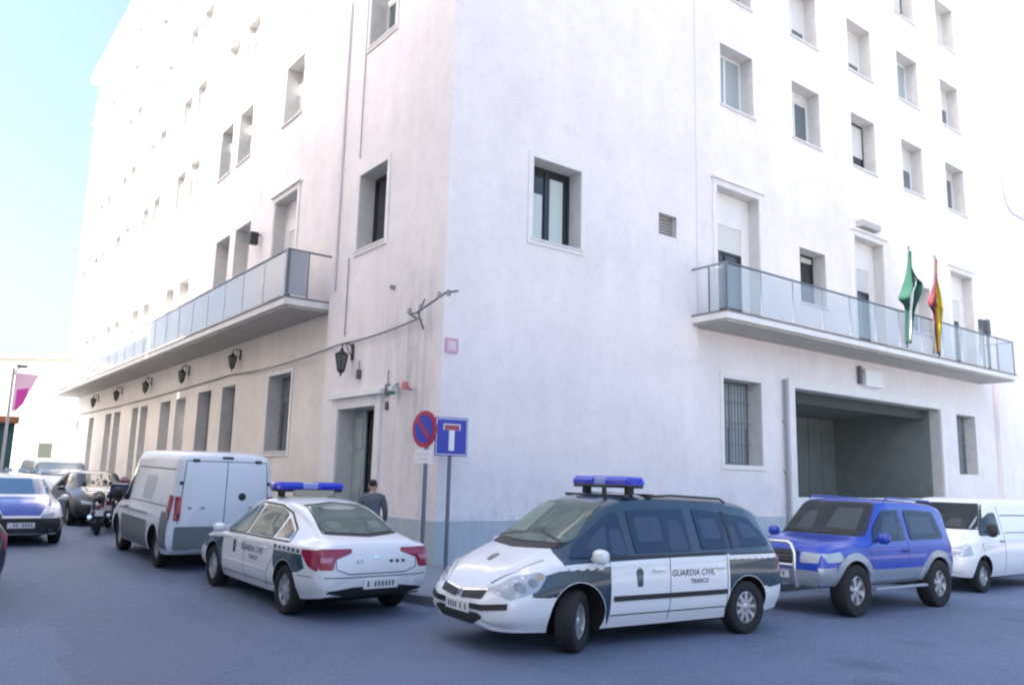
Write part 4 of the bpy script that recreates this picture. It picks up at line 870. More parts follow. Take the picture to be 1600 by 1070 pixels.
# ---- white van parked behind the off-roader
def van_st(L0, L1, H, W_, nose):
    return [(L0, .40, .60, H-.30, W_*.86, W_*.90, W_*.89, W_*.72, .10), (L0+.05, .32, .8, H-.10, W_*.92, W_*.98, W_*.97, W_*.80, .12), (L0+.2, .28, .9, H-.02, W_*.93, W_, W_*.985, W_*.83, .13), (L0+.9, .26, .98, H, W_*.93, W_, W_*.985, W_*.83, .13), (.55, .26, 1.0, H, W_*.93, W_, W_*.985, W_*.82, .13),
            (.85, .26, 1.0, H-.04, W_*.93, W_, W_*.98, W_*.78, .13), (1.15, .26, .99, H-.32, W_*.93, W_, W_*.975, W_*.76, .12), (1.55, .27, .97, 1.20, W_*.93, W_*.995, W_*.96, W_*.76, .08), (1.75, .27, .94, 1.08, W_*.92, W_*.985, W_*.93, W_*.74, .06), (L1-.22, .28, .84, .95, W_*.88, W_*.95, W_*.88, W_*.66, .05), (L1-.08, .30, .70, .80, W_*.76, W_*.85, W_*.76, W_*.55, .05), (L1, .34, .55, .62, W_*.55, W_*.65, W_*.58, W_*.4, .03)]
def make_van(name, label, st, m, ax, r, H, side_glass=False, group=None):
    v = Car(name, label, 'van', st, [m], None, ((ax[0], r+.06), (ax[1], r+.06)), group=group)
    for sg in (1, -1):
        v.patch('side_window', rnd([(.62, 1.08), (1.42, 1.06), (1.12, 1.36), (.86, H-.30), (.62, H-.28)], .06), 'y', sg, CARGLASS)
        v.line('door_seam', [(1.42, .36), (1.46, .98)], .012, 'y', sg, SEAM); v.line('door_seam', [(.50, .34), (.50, H-.16)], .012, 'y', sg, SEAM)
        v.line('side_moulding', [(.44, H-.34), (ax[1]-.7, H-.34)], .02, 'y', sg, SEAM, .003); v.line('side_moulding', [(.44, 1.12), (ax[1]-.7, 1.12)], .015, 'y', sg, SEAM, .003)
        v.patch('headlight', rnd([(ax[0]+.42, .72), (ax[0]+.74, .66), (ax[0]+.72, .78), (ax[0]+.42, .92)], .03), 'y', sg, LAMPC, .006, res=.03)
        h = v.surf('y', sg, .66, .92)[0]; b = MB(); b.tube([(.58, h.y+sg*.02, .96), (.74, h.y+sg*.02, .96)], .013, 8); b.box(.58, h.y-sg*.02, .95, .6, h.y+sg*.02, .97); b.build('door_handle', BLK, v.root)
    v.glaze('windscreen', [(-.74, 1.20), (.74, 1.20), (.64, H-.14), (-.64, H-.14)], 'x', 1, TG, (('seat', [(.2, 1.22), (.22, H-.42), (.46, H-.42), (.5, 1.22)], SEATM), ('seat', [(-.2, 1.22), (-.22, H-.42), (-.46, H-.42), (-.5, 1.22)], SEATM)))
    v.line('window_seal', [(-.76, 1.19), (.76, 1.19), (.66, H-.13), (-.66, H-.13)], .03, 'x', 1, BLK, .003, closed=True)
    v.line('wiper', [(-.6, 1.22), (0, 1.28)], .02, 'x', 1, BLK, .02)
    v.wheels(ax, .88, r, .20, rimr=.19, spokes=8); v.mirror_obj(1.30, 1.18, .90, BLK, .20, .26)
    return v
rv = make_van('panel_van', 'plain white panel van at the right edge, parked nose in behind the blue off-roader', van_st(-2.5, 2.2, 1.80, .92, 0), WHITEP, (1.45, -1.5), .31, 1.80)
rv.patch('grille', rnd([(-.4, .70), (.4, .70), (.42, .80), (-.42, .80)], .02), 'x', 1, BLK, .006); rv.patch('bumper', rnd([(-.6, .38), (.6, .38), (.62, .58), (-.62, .58)], .03), 'x', 1, mat('bumper_grey', (.3, .32, .35), .6), .008)
rv.plate(1, (0, .50))
rv.place(10.1, -5.3, rad(180), 1.45, -1.5)

# ---- tall white and grey van on the left street, rear doors towards us
VANW = mat('paint_van_white', (.66, .70, .76), .35, coat=.3); GREYC = mat('grey_cladding', (.13, .15, .17), .6)
lv = make_van('high_roof_van', 'tall white van with dark grey lower panels and closed rear doors, ahead of the saloon', van_st(-2.35, 2.3, 2.10, .98, 0), VANW, (1.50, -1.48), .34, 2.10)
for sg in (1, -1):
    lv.patch('lower_panel', [(-.98, .30), (-.98, .80), (1.0, .80), (1.0, .30)], 'y', sg, GREYC, .012); lv.patch('lower_panel', [(-2.30, .40), (-2.28, 1.02), (-1.92, 1.02), (-1.92, .40)], 'y', sg, GREYC, .012)
    lv.line('side_strip', [(-.98, .92), (1.3, .92)], .05, 'y', sg, mat('strip_grey', (.30, .33, .36), .5), .01)
    lv.patch('side_window', rnd([(-1.10, 1.18), (-.35, 1.18), (-.35, 1.62), (-1.10, 1.62)], .06), 'y', sg, mat('blanked_window', (.42, .46, .52), .3), .006)
    lv.patch('tail_light', rnd([(-2.30, .88), (-2.16, .88), (-2.16, 1.34), (-2.30, 1.30)], .03), 'y', sg, LAMPR, .008, res=.04)
    lv.patch('tail_light', rnd([(sg*.87, .88), (sg*.76, .88), (sg*.76, 1.30), (sg*.86, 1.30)], .02), 'x', -1, LAMPR, .008, res=.04)
    lv.patch('roof_lamp', rnd([(sg*.50, 1.90), (sg*.62, 1.90), (sg*.62, 1.95), (sg*.50, 1.95)], .01), 'x', -1, BLK, .02, res=.04)
    lv.line('hinge', [(sg*.80, .95), (sg*.80, 1.0)], .05, 'x', -1, BLK, .02); lv.line('hinge', [(sg*.78, 1.5), (sg*.78, 1.56)], .05, 'x', -1, BLK, .02)
lv.patch('bumper', rnd([(-.84, .40), (.84, .40), (.84, .78), (-.84, .78)], .04), 'x', -1, GREYC, .03, thick=.05)
lv.line('door_seam', [(0, .80), (0, 1.92)], .014, 'x', -1, SEAM); lv.line('door_seam', [(-.80, .82), (-.72, 1.92), (.72, 1.92), (.80, .82)], .014, 'x', -1, SEAM)
lv.patch('door_sticker', [(-.30+.07*math.cos(a), 1.30+.07*math.sin(a)) for a in [2*math.pi*i/14 for i in range(14)]], 'x', -1, BLK, .006, res=.03)
for y in (-.5, .35, .58): lv.line('door_catch', [(y, 1.10), (y+.07, 1.10)], .045, 'x', -1, mat('strip_grey', (.3, .33, .36), .5), .01)
lv.line('high_lamp', [(-.10, 1.985), (.10, 1.985)], .04, 'x', -1, BLK, .012)
lv.plate(-1, (.3, .60)); lv.place(-3.55, 3.84, rad(90), 1.50, -1.48)

# ---- blue-fronted car facing us at the left edge
c_st = [(-2.0, .35, .7, .9, .66, .72, .70, .5, .05), (-1.85, .26, .90, 1.20, .74, .82, .79, .58, .08), (-1.5, .22, .92, 1.36, .76, .84, .81, .58, .10), (-.5, .20, .90, 1.44, .76, .845, .82, .57, .11), (.1, .20, .88, 1.42, .76, .845, .82, .57, .11), (.55, .20, .87, 1.22, .76, .845, .82, .60, .09), (.95, .20, .86, 1.0, .75, .84, .80, .62, .06), (1.4, .21, .80, .92, .74, .83, .77, .58, .05), (1.75, .23, .68, .78, .68, .78, .69, .5, .04), (1.9, .28, .5, .58, .5, .6, .52, .36, .03)]
def hatch(name, label, mats, fn, x, y, head, group=None, lower=None, glass=None, cat='car'):
    c = Car(name, label, cat, c_st, mats, fn, ((1.22, .345), (-1.26, .345)), group=group)
    for sg in (1, -1):
        c.patch('side_window', rnd([(.05, .93), (.78, .92), (.42, 1.20), (.05, 1.32)], .05), 'y', sg, CARGLASS); c.patch('side_window', rnd([(-.03, .94), (-.03, 1.32), (-.9, 1.28), (-1.3, 1.04), (-1.3, .96)], .05), 'y', sg, CARGLASS)
        c.patch('headlight', rnd([(sg*.34, .58), (sg*.60, .60), (sg*.62, .70), (sg*.36, .66)], .02), 'x', 1, LAMPC, .006, res=.03)
        c.patch('tail_light', rnd([(-1.94, .72), (-1.74, .74), (-1.74, .92), (-1.90, .92)], .02), 'y', sg, LAMPR, .01, res=.04)
        c.line('door_seam', [(.82, .26), (.86, .88)], .01, 'y', sg, SEAM)
    c.patch('windscreen', rnd([(-.62, 1.03), (.62, 1.03), (.52, 1.35), (-.52, 1.35)], .05), 'x', 1, glass or CARGLASS, .005); c.patch('rear_window', rnd([(-.58, .98), (.58, .98), (.5, 1.28), (-.5, 1.28)], .05), 'x', -1, CARGLASS, .005)
    c.patch('bumper', rnd([(-.70, .28), (.70, .28), (.72, .58), (-.72, .58)], .03), 'x', 1, lower or BLK, .012)
    c.plate(1, (0, .44)); c.plate(-1, (0, .60)); c.wheels((1.22, -1.26), .82, .295, .185, rimr=.19, spokes=6); c.mirror_obj(.60, .96, .83, mats[0], .17, .12)
    c.place(x, y, head, 1.22, -1.26); return c
BLUEG = mat('windscreen_blue', (.05, .15, .30), .05, spec=.8)
bc = hatch('patrol_car', 'white car with blue bonnet and black lower bumper facing the camera at the left edge', [WHITEP], None, -6.12, 8.25, rad(-90), glass=BLUEG, lower=BLK)
for sg in (1, -1): bc.patch('black_lower_panel', [(1.58, .26), (1.58, .60), (1.80, .60), (1.84, .30)], 'y', sg, BLK, .006)
bc.patch('blue_bonnet', rnd([(1.02, -.60), (1.02, .60), (1.55, .56), (1.86, .34), (1.86, -.34), (1.55, -.56)], .05), 'z', 1, mat('paint_bright_blue', (.05, .09, .42), .2, coat=.6), .004)
b = MB(); b.box(-.3, -.45, 1.47, -.2, .45, 1.50); 
for y in (-.4, -.13, .13, .4): b.box(-.33, y-.07, 1.50, -.17, y+.07, 1.56)
b.build('light_bar', mat('pale_beacon', (.45, .55, .65), .3), bc.root)
DGREY = mat('paint_dark_grey', (.02, .022, .03), .3, coat=.5)
hatch('parked_hatchback', 'dark grey hatchback facing the camera just beyond the motorcycles', [DGREY], None, -3.62, 12.9, rad(-90))
fv = make_van('delivery_van', 'white van with pale windscreen facing the camera, farthest in the row on the left street', van_st(-2.5, 2.2, 1.68, .90, 0), WHITEP, (1.45, -1.5), .30, 1.68); fv.place(-3.9, 18.2, rad(-90), 1.45, -1.5)
for o in fv.root.children:
    if o.name.startswith('windscreen'): o.data.materials[0] = mat('windscreen_pale', (.30, .38, .42), .08, spec=.8)
hatch('parked_saloon', 'silver car parked on the left side of the far street, behind the blue-fronted car', [SILVP], None, -6.6, 16.5, rad(-90))
rc = hatch('red_lamp_car', 'dark car almost outside the left edge, only its red tail lamp showing', [DGREY], None, -7.95, 1.12, rad(91.5))
# ---- motorcycles
def motorcycle(label, x, y, head, m_body, top=False):
    r = empty('motorcycle', (x, y, ground_z(x, y)), head, label, 'motorcycle', 'motorcycles at the kerb')
    for ax in (.70, -.68):
        t = MB(); t.lathe([(.20, -.05), (.27, -.065), (.305, -.03), (.315, 0), (.305, .03), (.27, .065), (.20, .05)], 'y', n=28); w = t.build('wheel', TYRE, r, smooth=True); w.location = (ax, 0, .315)
        q = MB(); q.lathe([(.205, -.03), (.19, -.03), (.19, .03), (.205, .03)], 'y', n=24)
        for k in range(6): a = k*math.pi/3; q.tube([(0, 0, 0), (.195*math.cos(a), 0, .195*math.sin(a))], .014, 6)
        q.tube([(0, -.06, 0), (0, .06, 0)], .04, 10); q.build('rim', RIM, w, smooth=True)
    b = MB(); b.tube([(-.35, 0, .42), (-.1, 0, .40), (.25, 0, .42)], [.16, .19, .14], 12); b.build('engine', mat('engine_grey', (.10, .10, .11), .5, .5), r, smooth=True)
    b = MB(); b.tube([(.45, 0, .78), (.30, 0, .84), (.05, 0, .86), (-.10, 0, .78)], [.08, .15, .16, .08], 14); b.build('fuel_tank', m_body, r, smooth=True)
    b = MB(); b.tube([(-.05, 0, .77), (-.35, 0, .76), (-.62, 0, .84), (-.80, 0, .88)], [.09, .13, .12, .05], 12); b.build('seat', BLK, r, smooth=True)
    b = MB()
    for s_ in (-.09, .09): b.tube([(.70, s_, .315), (.42, s_, .98)], .024, 8)
    b.tube([(.40, -.36, 1.0), (.44, -.1, 1.02), (.44, .1, 1.02), (.40, .36, 1.0)], .016, 8); b.build('fork', CHROME, r, smooth=True)
    b = MB(); b.tube([(.62, 0, .86), (.55, 0, .86), (.42, 0, .90)], [.10, .12, .08], 14); b.build('headlight', LAMPC, r, smooth=True)
    b = MB(); b.tube([(-.30, 0, .70), (-.75, 0, .72), (-.95, 0, .66)], [.10, .10, .04], 10); b.build('tail_cowl', m_body, r, smooth=True)
    b = MB(); b.box(-.98, -.06, .66, -.94, .06, .72); b.build('tail_light', LAMPR, r)
    b = MB(); b.box(-1.0, -.09, .46, -.985, .09, .60); b.build('number_plate', PLATE, r)
    b = MB(); b.tube([(.1, .16, .30), (-.5, .19, .34), (-.95, .20, .44)], [.03, .045, .05], 10); b.build('exhaust', CHROME, r, smooth=True)
    if top:
        b = MB(); b.box(-.98, -.22, .92, -.56, .22, 1.22); b.build('top_case', mat('case_dark_blue', (.02, .02, .09), .35, coat=.4), r, bevel=.05)
        b = MB(); b.tube([(.62, 0, .98), (.55, 0, 1.18), (.46, 0, 1.32)], [.16, .17, .10], 12); b.build('fairing', m_body, r, smooth=True)
    for s_ in (-1, 1):
        b = MB(); b.tube([(.42, s_*.26, 1.02), (.42, s_*.34, 1.16)], .008, 6); b.tube([(.41, s_*.34, 1.18), (.43, s_*.34, 1.18)], .05, 10); b.build('mirror', BLK, r)
    return r
motorcycle('dark red motorcycle with dark blue top case, beside the tall white van', -3.50, 9.84, rad(74), mat('paint_dark_red', (.16, .02, .03), .25, coat=.6), True)
motorcycle('black motorcycle beside the dark grey hatchback, farthest of the three from the camera', -3.4, 11.1, rad(70), mat('paint_black', (.02, .02, .025), .25, coat=.6))
motorcycle('black motorcycle with white plate, standing farthest out into the road', -4.15, 9.30, rad(82), mat('paint_black', (.02, .02, .025), .25, coat=.6))

# ------------------------------------------------------------------ street furniture
POLEM = mat('pole_galvanised', (.17, .20, .25), .5, .5)
def disc(mb, c, r, t, yaw, m=0, n=36, r0=0.0): pass
def sign_post(name, loc, h, yaw, label, cat='sign'):
    r = empty(name, (loc[0], loc[1], ground_z(*loc)+.12), yaw, label, cat)
    b = MB(); b.tube([(0, 0, 0), (0, 0, h)], .038, 12); b.lathe([(.0001, h+.004), (.034, h+.002), (.034, h-.01)], 'z'); b.build('pole', POLEM, r, smooth=True)
    return r
SBLUE = mat('sign_blue', (.025, .05, .42), .4); SRED = mat('sign_red', (.42, .02, .07), .4); SWHITE = mat('sign_white', (.80, .80, .84), .4); SGREY = mat('sign_back', (.35, .37, .40), .5)
def disc_y(mb, r, y0, y1, z, m=0, n=40):
    mb.lathe([(.0001, y0), (r, y0), (r, y1), (.0001, y1)], 'y', (0, 0, z), n, m)
# local -Y is the sign's face
np_ = sign_post('no_parking_sign', (-.72, -.74), 2.75, rad(-82), 'round blue no parking sign with red ring and white plate below, nearer the saloon')
zc = 2.53
b = MB(); disc_y(b, .335, -.075, -.04, zc); dsc = b.build('sign_disc', SRED, np_, smooth=True)
b = MB(); disc_y(b, .255, -.083, -.0755, zc); b.build('blue_field', SBLUE, dsc, smooth=True)
b = MB()
for s_ in (-1,):
    v = Vector((s_*.70, 0, .70)).normalized(); n_ = Vector((v.z, 0, -v.x)); 
    A = [v*.25+n_*.035, v*.25-n_*.035, -v*.25-n_*.035, -v*.25+n_*.035]; fr = [Vector((a.x, -.0885, zc+a.z)) for a in A]; bk = [Vector((a.x, -.0835, zc+a.z)) for a in A]
    b.quad(*fr)
    for q in range(4): b.quad(fr[q], fr[(q+1) % 4], bk[(q+1) % 4], bk[q])
b.build('red_slash', SRED, dsc)
b = MB(); b.box(-.24, -.07, zc-.62, .24, -.045, zc-.37); pl_ = b.build('supplementary_plate', SWHITE, np_, bevel=.004)
b = MB(); b.box(-.17, -.073, zc-.465, .17, -.0705, zc-.44); b.box(-.13, -.073, zc-.55, .13, -.0705, zc-.525); b.build('faded_line', mat('faded_print', (.62, .60, .70), .6), pl_)
ds = sign_post('dead_end_sign', (-.08, -.54), 2.75, rad(-12), 'square blue dead end sign with white T stem and red bar, on the right-hand pole')
zc = 2.43
b = MB(); b.box(-.33, -.07, zc-.36, .33, -.04, zc+.36); pn = b.build('sign_panel', SBLUE, ds, bevel=.012)
b = MB()
for q in ((-.31, -.34, .31, -.325), (-.31, .325, .31, .34), (-.31, -.325, -.297, .325), (.297, -.325, .31, .325)): b.box(q[0], -.0735, zc+q[1], q[2], -.0705, zc+q[3])
b.build('border', SWHITE, pn)
b = MB(); b.box(-.055, -.074, zc-.26, .055, -.0705, zc+.12); b.build('white_stem', SWHITE, pn)
b = MB(); b.box(-.15, -.0755, zc+.125, .15, -.0705, zc+.22); b.build('red_bar', mat('sign_bar', (.35, .08, .10), .5), pn); b = MB(); b.box(-.17, -.0745, zc+.122, .17, -.0712, zc+.24); b.build('bar_outline', SWHITE, pn)
# street name tile on the corner
tl_ = MB(); tl_.box(.06, -.03, 4.28, .36, -.003, 4.58); tl_.box(.12, -.034, 4.34, .30, -.031, 4.52, 1)
tag(tl_.build('wall_tile', [mat('tile_pink', (.62, .36, .46), .4), mat('tile_pale', (.72, .56, .62), .4)]), 'small pink square tile fixed high on the wall at the corner', 'tile')
# lanterns
def lantern(x, y, z, label, s=1.0, group='wrought iron wall lanterns'):
    r = empty('wall_lantern', (x, y, z), 0, label, 'wall lamp', group); IRON = mat('wrought_iron', (.02, .02, .022), .5, .3)
    b = MB(); b.tube([(0, 0, .30*s), (-.14*s, 0, .42*s), (-.28*s, 0, .36*s), (-.28*s, 0, .26*s)], .018*s, 8); b.tube([(0, 0, .05*s), (-.12*s, 0, .2*s), (-.18*s, 0, .40*s)], .012*s, 6); b.box(-.03, -.05*s, 0, 0, .05*s, .4*s); b.build('bracket', IRON, r)
    c = (-.28*s, 0, 0); b = MB(); b.lathe([(.0001, .27*s), (.03*s, .26*s), (.05*s, .2*s), (.17*s, .12*s), (.175*s, .10*s), (.16*s, .09*s)], 'z', c, 6); b.build('cap', IRON, r)
    b = MB(); b.lathe([(.155*s, .09*s), (.085*s, -.26*s), (.0001, -.26*s)], 'z', c, 6); b.build('glass', mat('lantern_glass', (.10, .11, .10), .15, spec=.7), r)
    b = MB()
    for k in range(6): a = k*math.pi/3; b.tube([(c[0]+.16*s*math.cos(a), .16*s*math.sin(a), .09*s), (c[0]+.088*s*math.cos(a), .088*s*math.sin(a), -.27*s)], .010*s, 6)
    b.lathe([(.09*s, -.26*s), (.09*s, -.29*s), (.03*s, -.33*s), (.015*s, -.40*s), (.0001, -.42*s)], 'z', c, 6); b.build('cage', IRON, r); return r
lantern(-.01, 3.95, 4.50, 'black iron lantern directly above the street door, nearest to the corner', 1.0)
for y, lb in ((12.35, 'black iron lantern under the long balcony, first one after the balcony starts'), (18.0, 'black iron lantern under the balcony, second in the row going away'), (23.5, 'black iron lantern under the balcony, third in the row going away'), (29.1, 'black iron lantern under the balcony, fourth in the row going away'), (34.7, 'black iron lantern under the balcony, farthest in the row')):
    lantern(REC, y, 5.35, lb, .9)
# wall spot by the signs (camera with coloured lamp)
wc = empty('wall_camera', (0, 1.55, 3.62), 0, 'small wall camera with green and red lamps on a bracket beside the signs', 'camera')
b = MB(); b.tube([(0, .55, .12), (-.04, .2, .12), (-.10, 0, .14)], .022, 8); b.tube([(0, .5, .1), (-.02, .5, .1)], .05, 8); b.build('bracket', mat('bracket_grey', (.12, .12, .14), .6), wc, smooth=True)
b = MB(); b.box(-.22, .02, -.02, -.08, .22, .10); b.build('camera_housing', mat('housing', (.55, .62, .60), .4), wc, bevel=.02)
b = MB(); b.lathe([(.0001, -.09), (.06, -.08), (.07, -.02), (.04, .0)], 'z', (-.13, .18, 0), 14); b.build('green_lamp', mat('lamp_green', (.03, .22, .13), .3), wc, smooth=True)
b = MB(); b.lathe([(.0001, -.05), (.07, -.04), (.085, .04), (.06, .12), (.0001, .14)], 'z', (-.16, -.42, 0.02), 14); b.tube([(0, -.42, .0), (-.16, -.42, .0)], .02, 8); b.build('red_lamp', mat('lamp_pale_red', (.55, .16, .20), .3), wc, smooth=True)
jb = MB(); jb.box(-.09, 3.45, 4.02, -.003, 3.56, 4.24); jb.tube([(-.05, 3.5, 4.24), (-.05, 3.5, 4.45)], .012, 6)
tag(jb.build('junction_box', mat('box_dark', (.10, .10, .12), .6), bevel=.01), 'small dark junction box on the wall between lantern and street door', 'junction box')
jb = MB(); jb.lathe([(.0001, 0), (.05, 0), (.05, -.10), (.0001, -.10)], 'x', (-.003, 2.08, 5.95), 14)
tag(jb.build('wall_lamp', mat('lamp_grey', (.28, .27, .30), .6)), 'small round grey lamp fixing alone on the wall under the corner window', 'wall lamp')
jb = MB(); jb.box(-.05, 2.05, 3.55, -.002, 2.2, 3.8); jb.box(-.04, 2.08, 3.25, -.002, 2.18, 3.42); jb.tube([(-.02, 2.13, 3.8), (-.02, 2.13, 4.1)], .01, 6)
tag(jb.build('alarm_box', mat('box_dark', (.10, .10, .12), .6)), 'two small dark alarm boxes beside the door hood', 'alarm')
# security floodlight above the balcony on the left
jb = MB(); jb.box(REC-.35, 11.25, 8.95, REC-.10, 11.45, 9.35); jb.tube([(REC, 11.35, 9.3), (REC-.2, 11.35, 9.3)], .03, 8)
tag(jb.build('floodlight', BLK, bevel=.02), 'black floodlight on the wall above the left balcony', 'floodlight')
# cable along the facade with insulator bracket at the corner
pts = []
def sag(a, b, n, d): 
    a, b = Vector(a), Vector(b); return [a+(b-a)*i/n-Vector((0, 0, d*4*(i/n)*(1-i/n))) for i in range(n+1)]
pts = sag((-.08, .9, 5.06), (-.08, 4.6, 4.95), 8, .06)+sag((-.08, 4.6, 4.95), (REC-.05, 13.0, 4.95), 10, .12)[1:]+sag((REC-.05, 13, 4.95), (REC-.05, 40, 4.9), 12, .1)[1:]
cb = MB(); cb.tube(pts, .022, 6); tag(cb.build('facade_cable', mat('cable', (.2, .19, .2), .7), smooth=True), 'dark cable running along the left facade above the windows', 'cable')
ib = empty('cable_bracket', (-.02, .42, 5.08), 0, 'curled iron cable bracket with insulators high on the corner', 'bracket')
b = MB(); b.tube([(0, .55, 0), (-.25, .45, .05), (-.30, .1, .02), (-.30, -.35, .12), (-.25, -.9, .28), (-.3, -1.4, .22)], .022, 8); b.tube([(0, .3, -.25), (-.25, .1, 0), (-.3, -.2, .25)], .018, 6); b.build('arm', mat('iron_grey', (.15, .16, .18), .6), ib, smooth=True)
b = MB()
for (x, y, z) in ((-.28, .42, .1), (-.3, -.05, .1), (-.3, -.75, .25), (-.28, -1.05, .24)):
    b = MB(); b.lathe([(.0001, -.06), (.05, -.05), (.05, 0), (.03, .02), (.045, .05), (.0001, .08)], 'z', (x, y, z), 10); b.build('insulator', mat('porcelain', (.30, .33, .34), .3), ib, smooth=True)
# things on the right-hand balcony
ac = empty('balcony_antenna', (21.9, -1.0, 6.1), 0, 'small pair of dark antennas standing at the right end of the flag balcony', 'antenna')
# flags
def flag(name, x, label, bands, emblem=None, H_=3.1, seed=1, LE=None, RE=None, LEN=2.85, tilt=0):
    r = empty(name, (x, -1.12, 6.15), 0, label, 'flag', 'flags on the balcony'); b = MB()
    top = Vector((-.18, -.30, H_)); b.tube([(0, 0, 0), tuple(top)], .022, 8); b.lathe([(.0001, H_+.1), (.04, H_+.06), (.04, H_), (.0001, H_-.02)], 'z', (top.x, top.y, 0), 12); b.build('pole', mat('flagpole', (.14, .15, .16), .4, .4), r, smooth=True)
    # limp cloth hanging in deep folds close to the pole
    nu, nv = 48, 40; mb = MB(); rng = random.Random(seed); ph = rng.random()*6
    for j in range(nv+1):
        t = j/nv; le = float(pchip(*LE, np.array([t]))[0]); ri = float(pchip(*RE, np.array([t]))[0]); wdt = ri-le; zc = H_-.05-t*LEN
        px_ = top.x*(zc/H_); py_ = top.y*(zc/H_)
        for i in range(nu+1):
            s_ = i/nu; a = s_*17+ph
            x_ = px_+le+s_*wdt+.012*math.sin(a*1.7+t*3); y_ = py_-.05+wdt*.16*math.sin(a+t*1.3)+.03*math.sin(s_*6+t*7+ph)
            mb.v.append((x_, y_, zc-.16*wdt*math.sin(s_*math.pi*1.5+ph)-.10*abs(s_-.4)*wdt*(1 if t > .9 else 0)*4))
    for j in range(nv):
        for i in range(nu):
            mb.f.append((j*(nu+1)+i, j*(nu+1)+i+1, (j+1)*(nu+1)+i+1, (j+1)*(nu+1)+i)); u = (i+.5)/nu; k = 0; t = (j+.5)/nv
            u2 = u+tilt*(t-.5)
            for kk, (lim, _) in enumerate(bands):
                if u2 <= lim: k = kk; break
            if emblem and .12 < u2 < .42 and .40 < t < .56: k = len(bands)
            mb.mi.append(k)
    ms = [m for _, m in bands]+([emblem] if emblem else [])
    c = mb.build('cloth', ms, r, smooth=True, sharp=180); md = c.modifiers.new('t', 'SOLIDIFY'); md.thickness = .006
    return r
FG = mat('flag_green', (.008, .065, .045), .8); FWH = mat('flag_white', (.70, .74, .72), .8); FR = mat('flag_red', (.09, .006, .02), .8); FY = mat('flag_yellow', (.42, .33, .02), .8)
flag('regional_flag', 16.3, 'green and white flag hanging limp from the balcony pole', [(.47, FG), (.60, FWH), (2, FG)], None, seed=3, LE=([0, .15, .42, .5, .6, .72, 1], [-.02, -.08, -.34, -.50, -.22, -.17, -.13]), RE=([0, .15, .32, .38, .55, .70, 1], [.03, .10, .38, .64, .42, .22, .16]), tilt=.35)
flag('national_flag', 18.0, 'red and yellow flag hanging limp from the balcony pole', [(.30, FR), (.86, FY), (2, FR)], mat('flag_crest', (.22, .03, .05), .8), seed=9, LE=([0, .15, .38, .5, .58, .7, 1], [-.02, -.06, -.26, -.44, -.14, -.07, .02]), RE=([0, .2, .40, .6, .8, 1], [.02, .07, .24, .34, .34, .34]), LEN=3.0, tilt=.3)
b = MB(); b.box(-.05, -.05, .0, .05, .05, 1.2); b.box(-.06, -.05, 1.2, .06, .07, 1.75); b.build('mast', mat('mast_dark', (.08, .09, .10), .5), ac); b = MB(); b.box(.45, -.05, 0, .52, .05, 1.2); b.box(.38, -.08, 1.25, .60, .10, 1.80); b.build('receiver', mat('mast_dark', (.08, .09, .10), .5), ac, bevel=.02)
# far lamp post with pink banner and shop front at the left edge
lp = empty('banner_post', (-4.75, 26, ground_z(-5.6, 26)-.9), 0, 'street lamp post with pink and white banner at the far left', 'lamp post')
b = MB(); b.tube([(0, 0, 0), (0, 0, 6.2)], .06, 10); b.tube([(0, 0, 5.9), (.2, -.3, 6.25)], .035, 8); b.build('post', mat('post_pale', (.45, .45, .48), .5), lp, smooth=True)
b = MB(); b.box(.05, -.5, 6.2, .45, -.2, 6.32); b.build('lamp_head', mat('lamp_head', (.15, .16, .18), .5), lp, bevel=.03)
b = MB(); b.quad((.08, -.02, 4.3), (.55, -.02, 4.9), (.95, -.02, 6.0), (.08, -.02, 6.0)); ban = b.build('banner', mat('banner_pale_pink', (.75, .50, .66), .7), lp); ban.modifiers.new('s', 'SOLIDIFY').thickness = .01
b = MB(); b.quad((.2, -.04, 4.35), (.5, -.04, 4.75), (.62, -.04, 5.4), (.2, -.04, 5.3)); q = b.build('banner_print', mat('banner_magenta', (.55, .05, .36), .7), ban); q.modifiers.new('s', 'SOLIDIFY').thickness = .008
sh = empty('corner_shop', (-7.15, 31, 0), 0, 'dark teal shop front with brown awning at the extreme left edge', 'shop')
b = MB(); b.box(-3, -2, -.5, 3, 5, 3.7); b.build('wall', mat('shop_teal', (.02, .09, .10), .5), sh); b = MB(); b.box(-3.05, -2.4, 3.702, 3.1, 5, 4.0); b.build('awning', mat('awning_brown', (.30, .12, .06), .7), sh)
b = MB(); b.box(-2.7, -2.03, .3, 2.7, -2.002, 2.0); b.build('shop_window', CGLASS, sh)
end_window(11.1, 2.8, .95, 1.1)

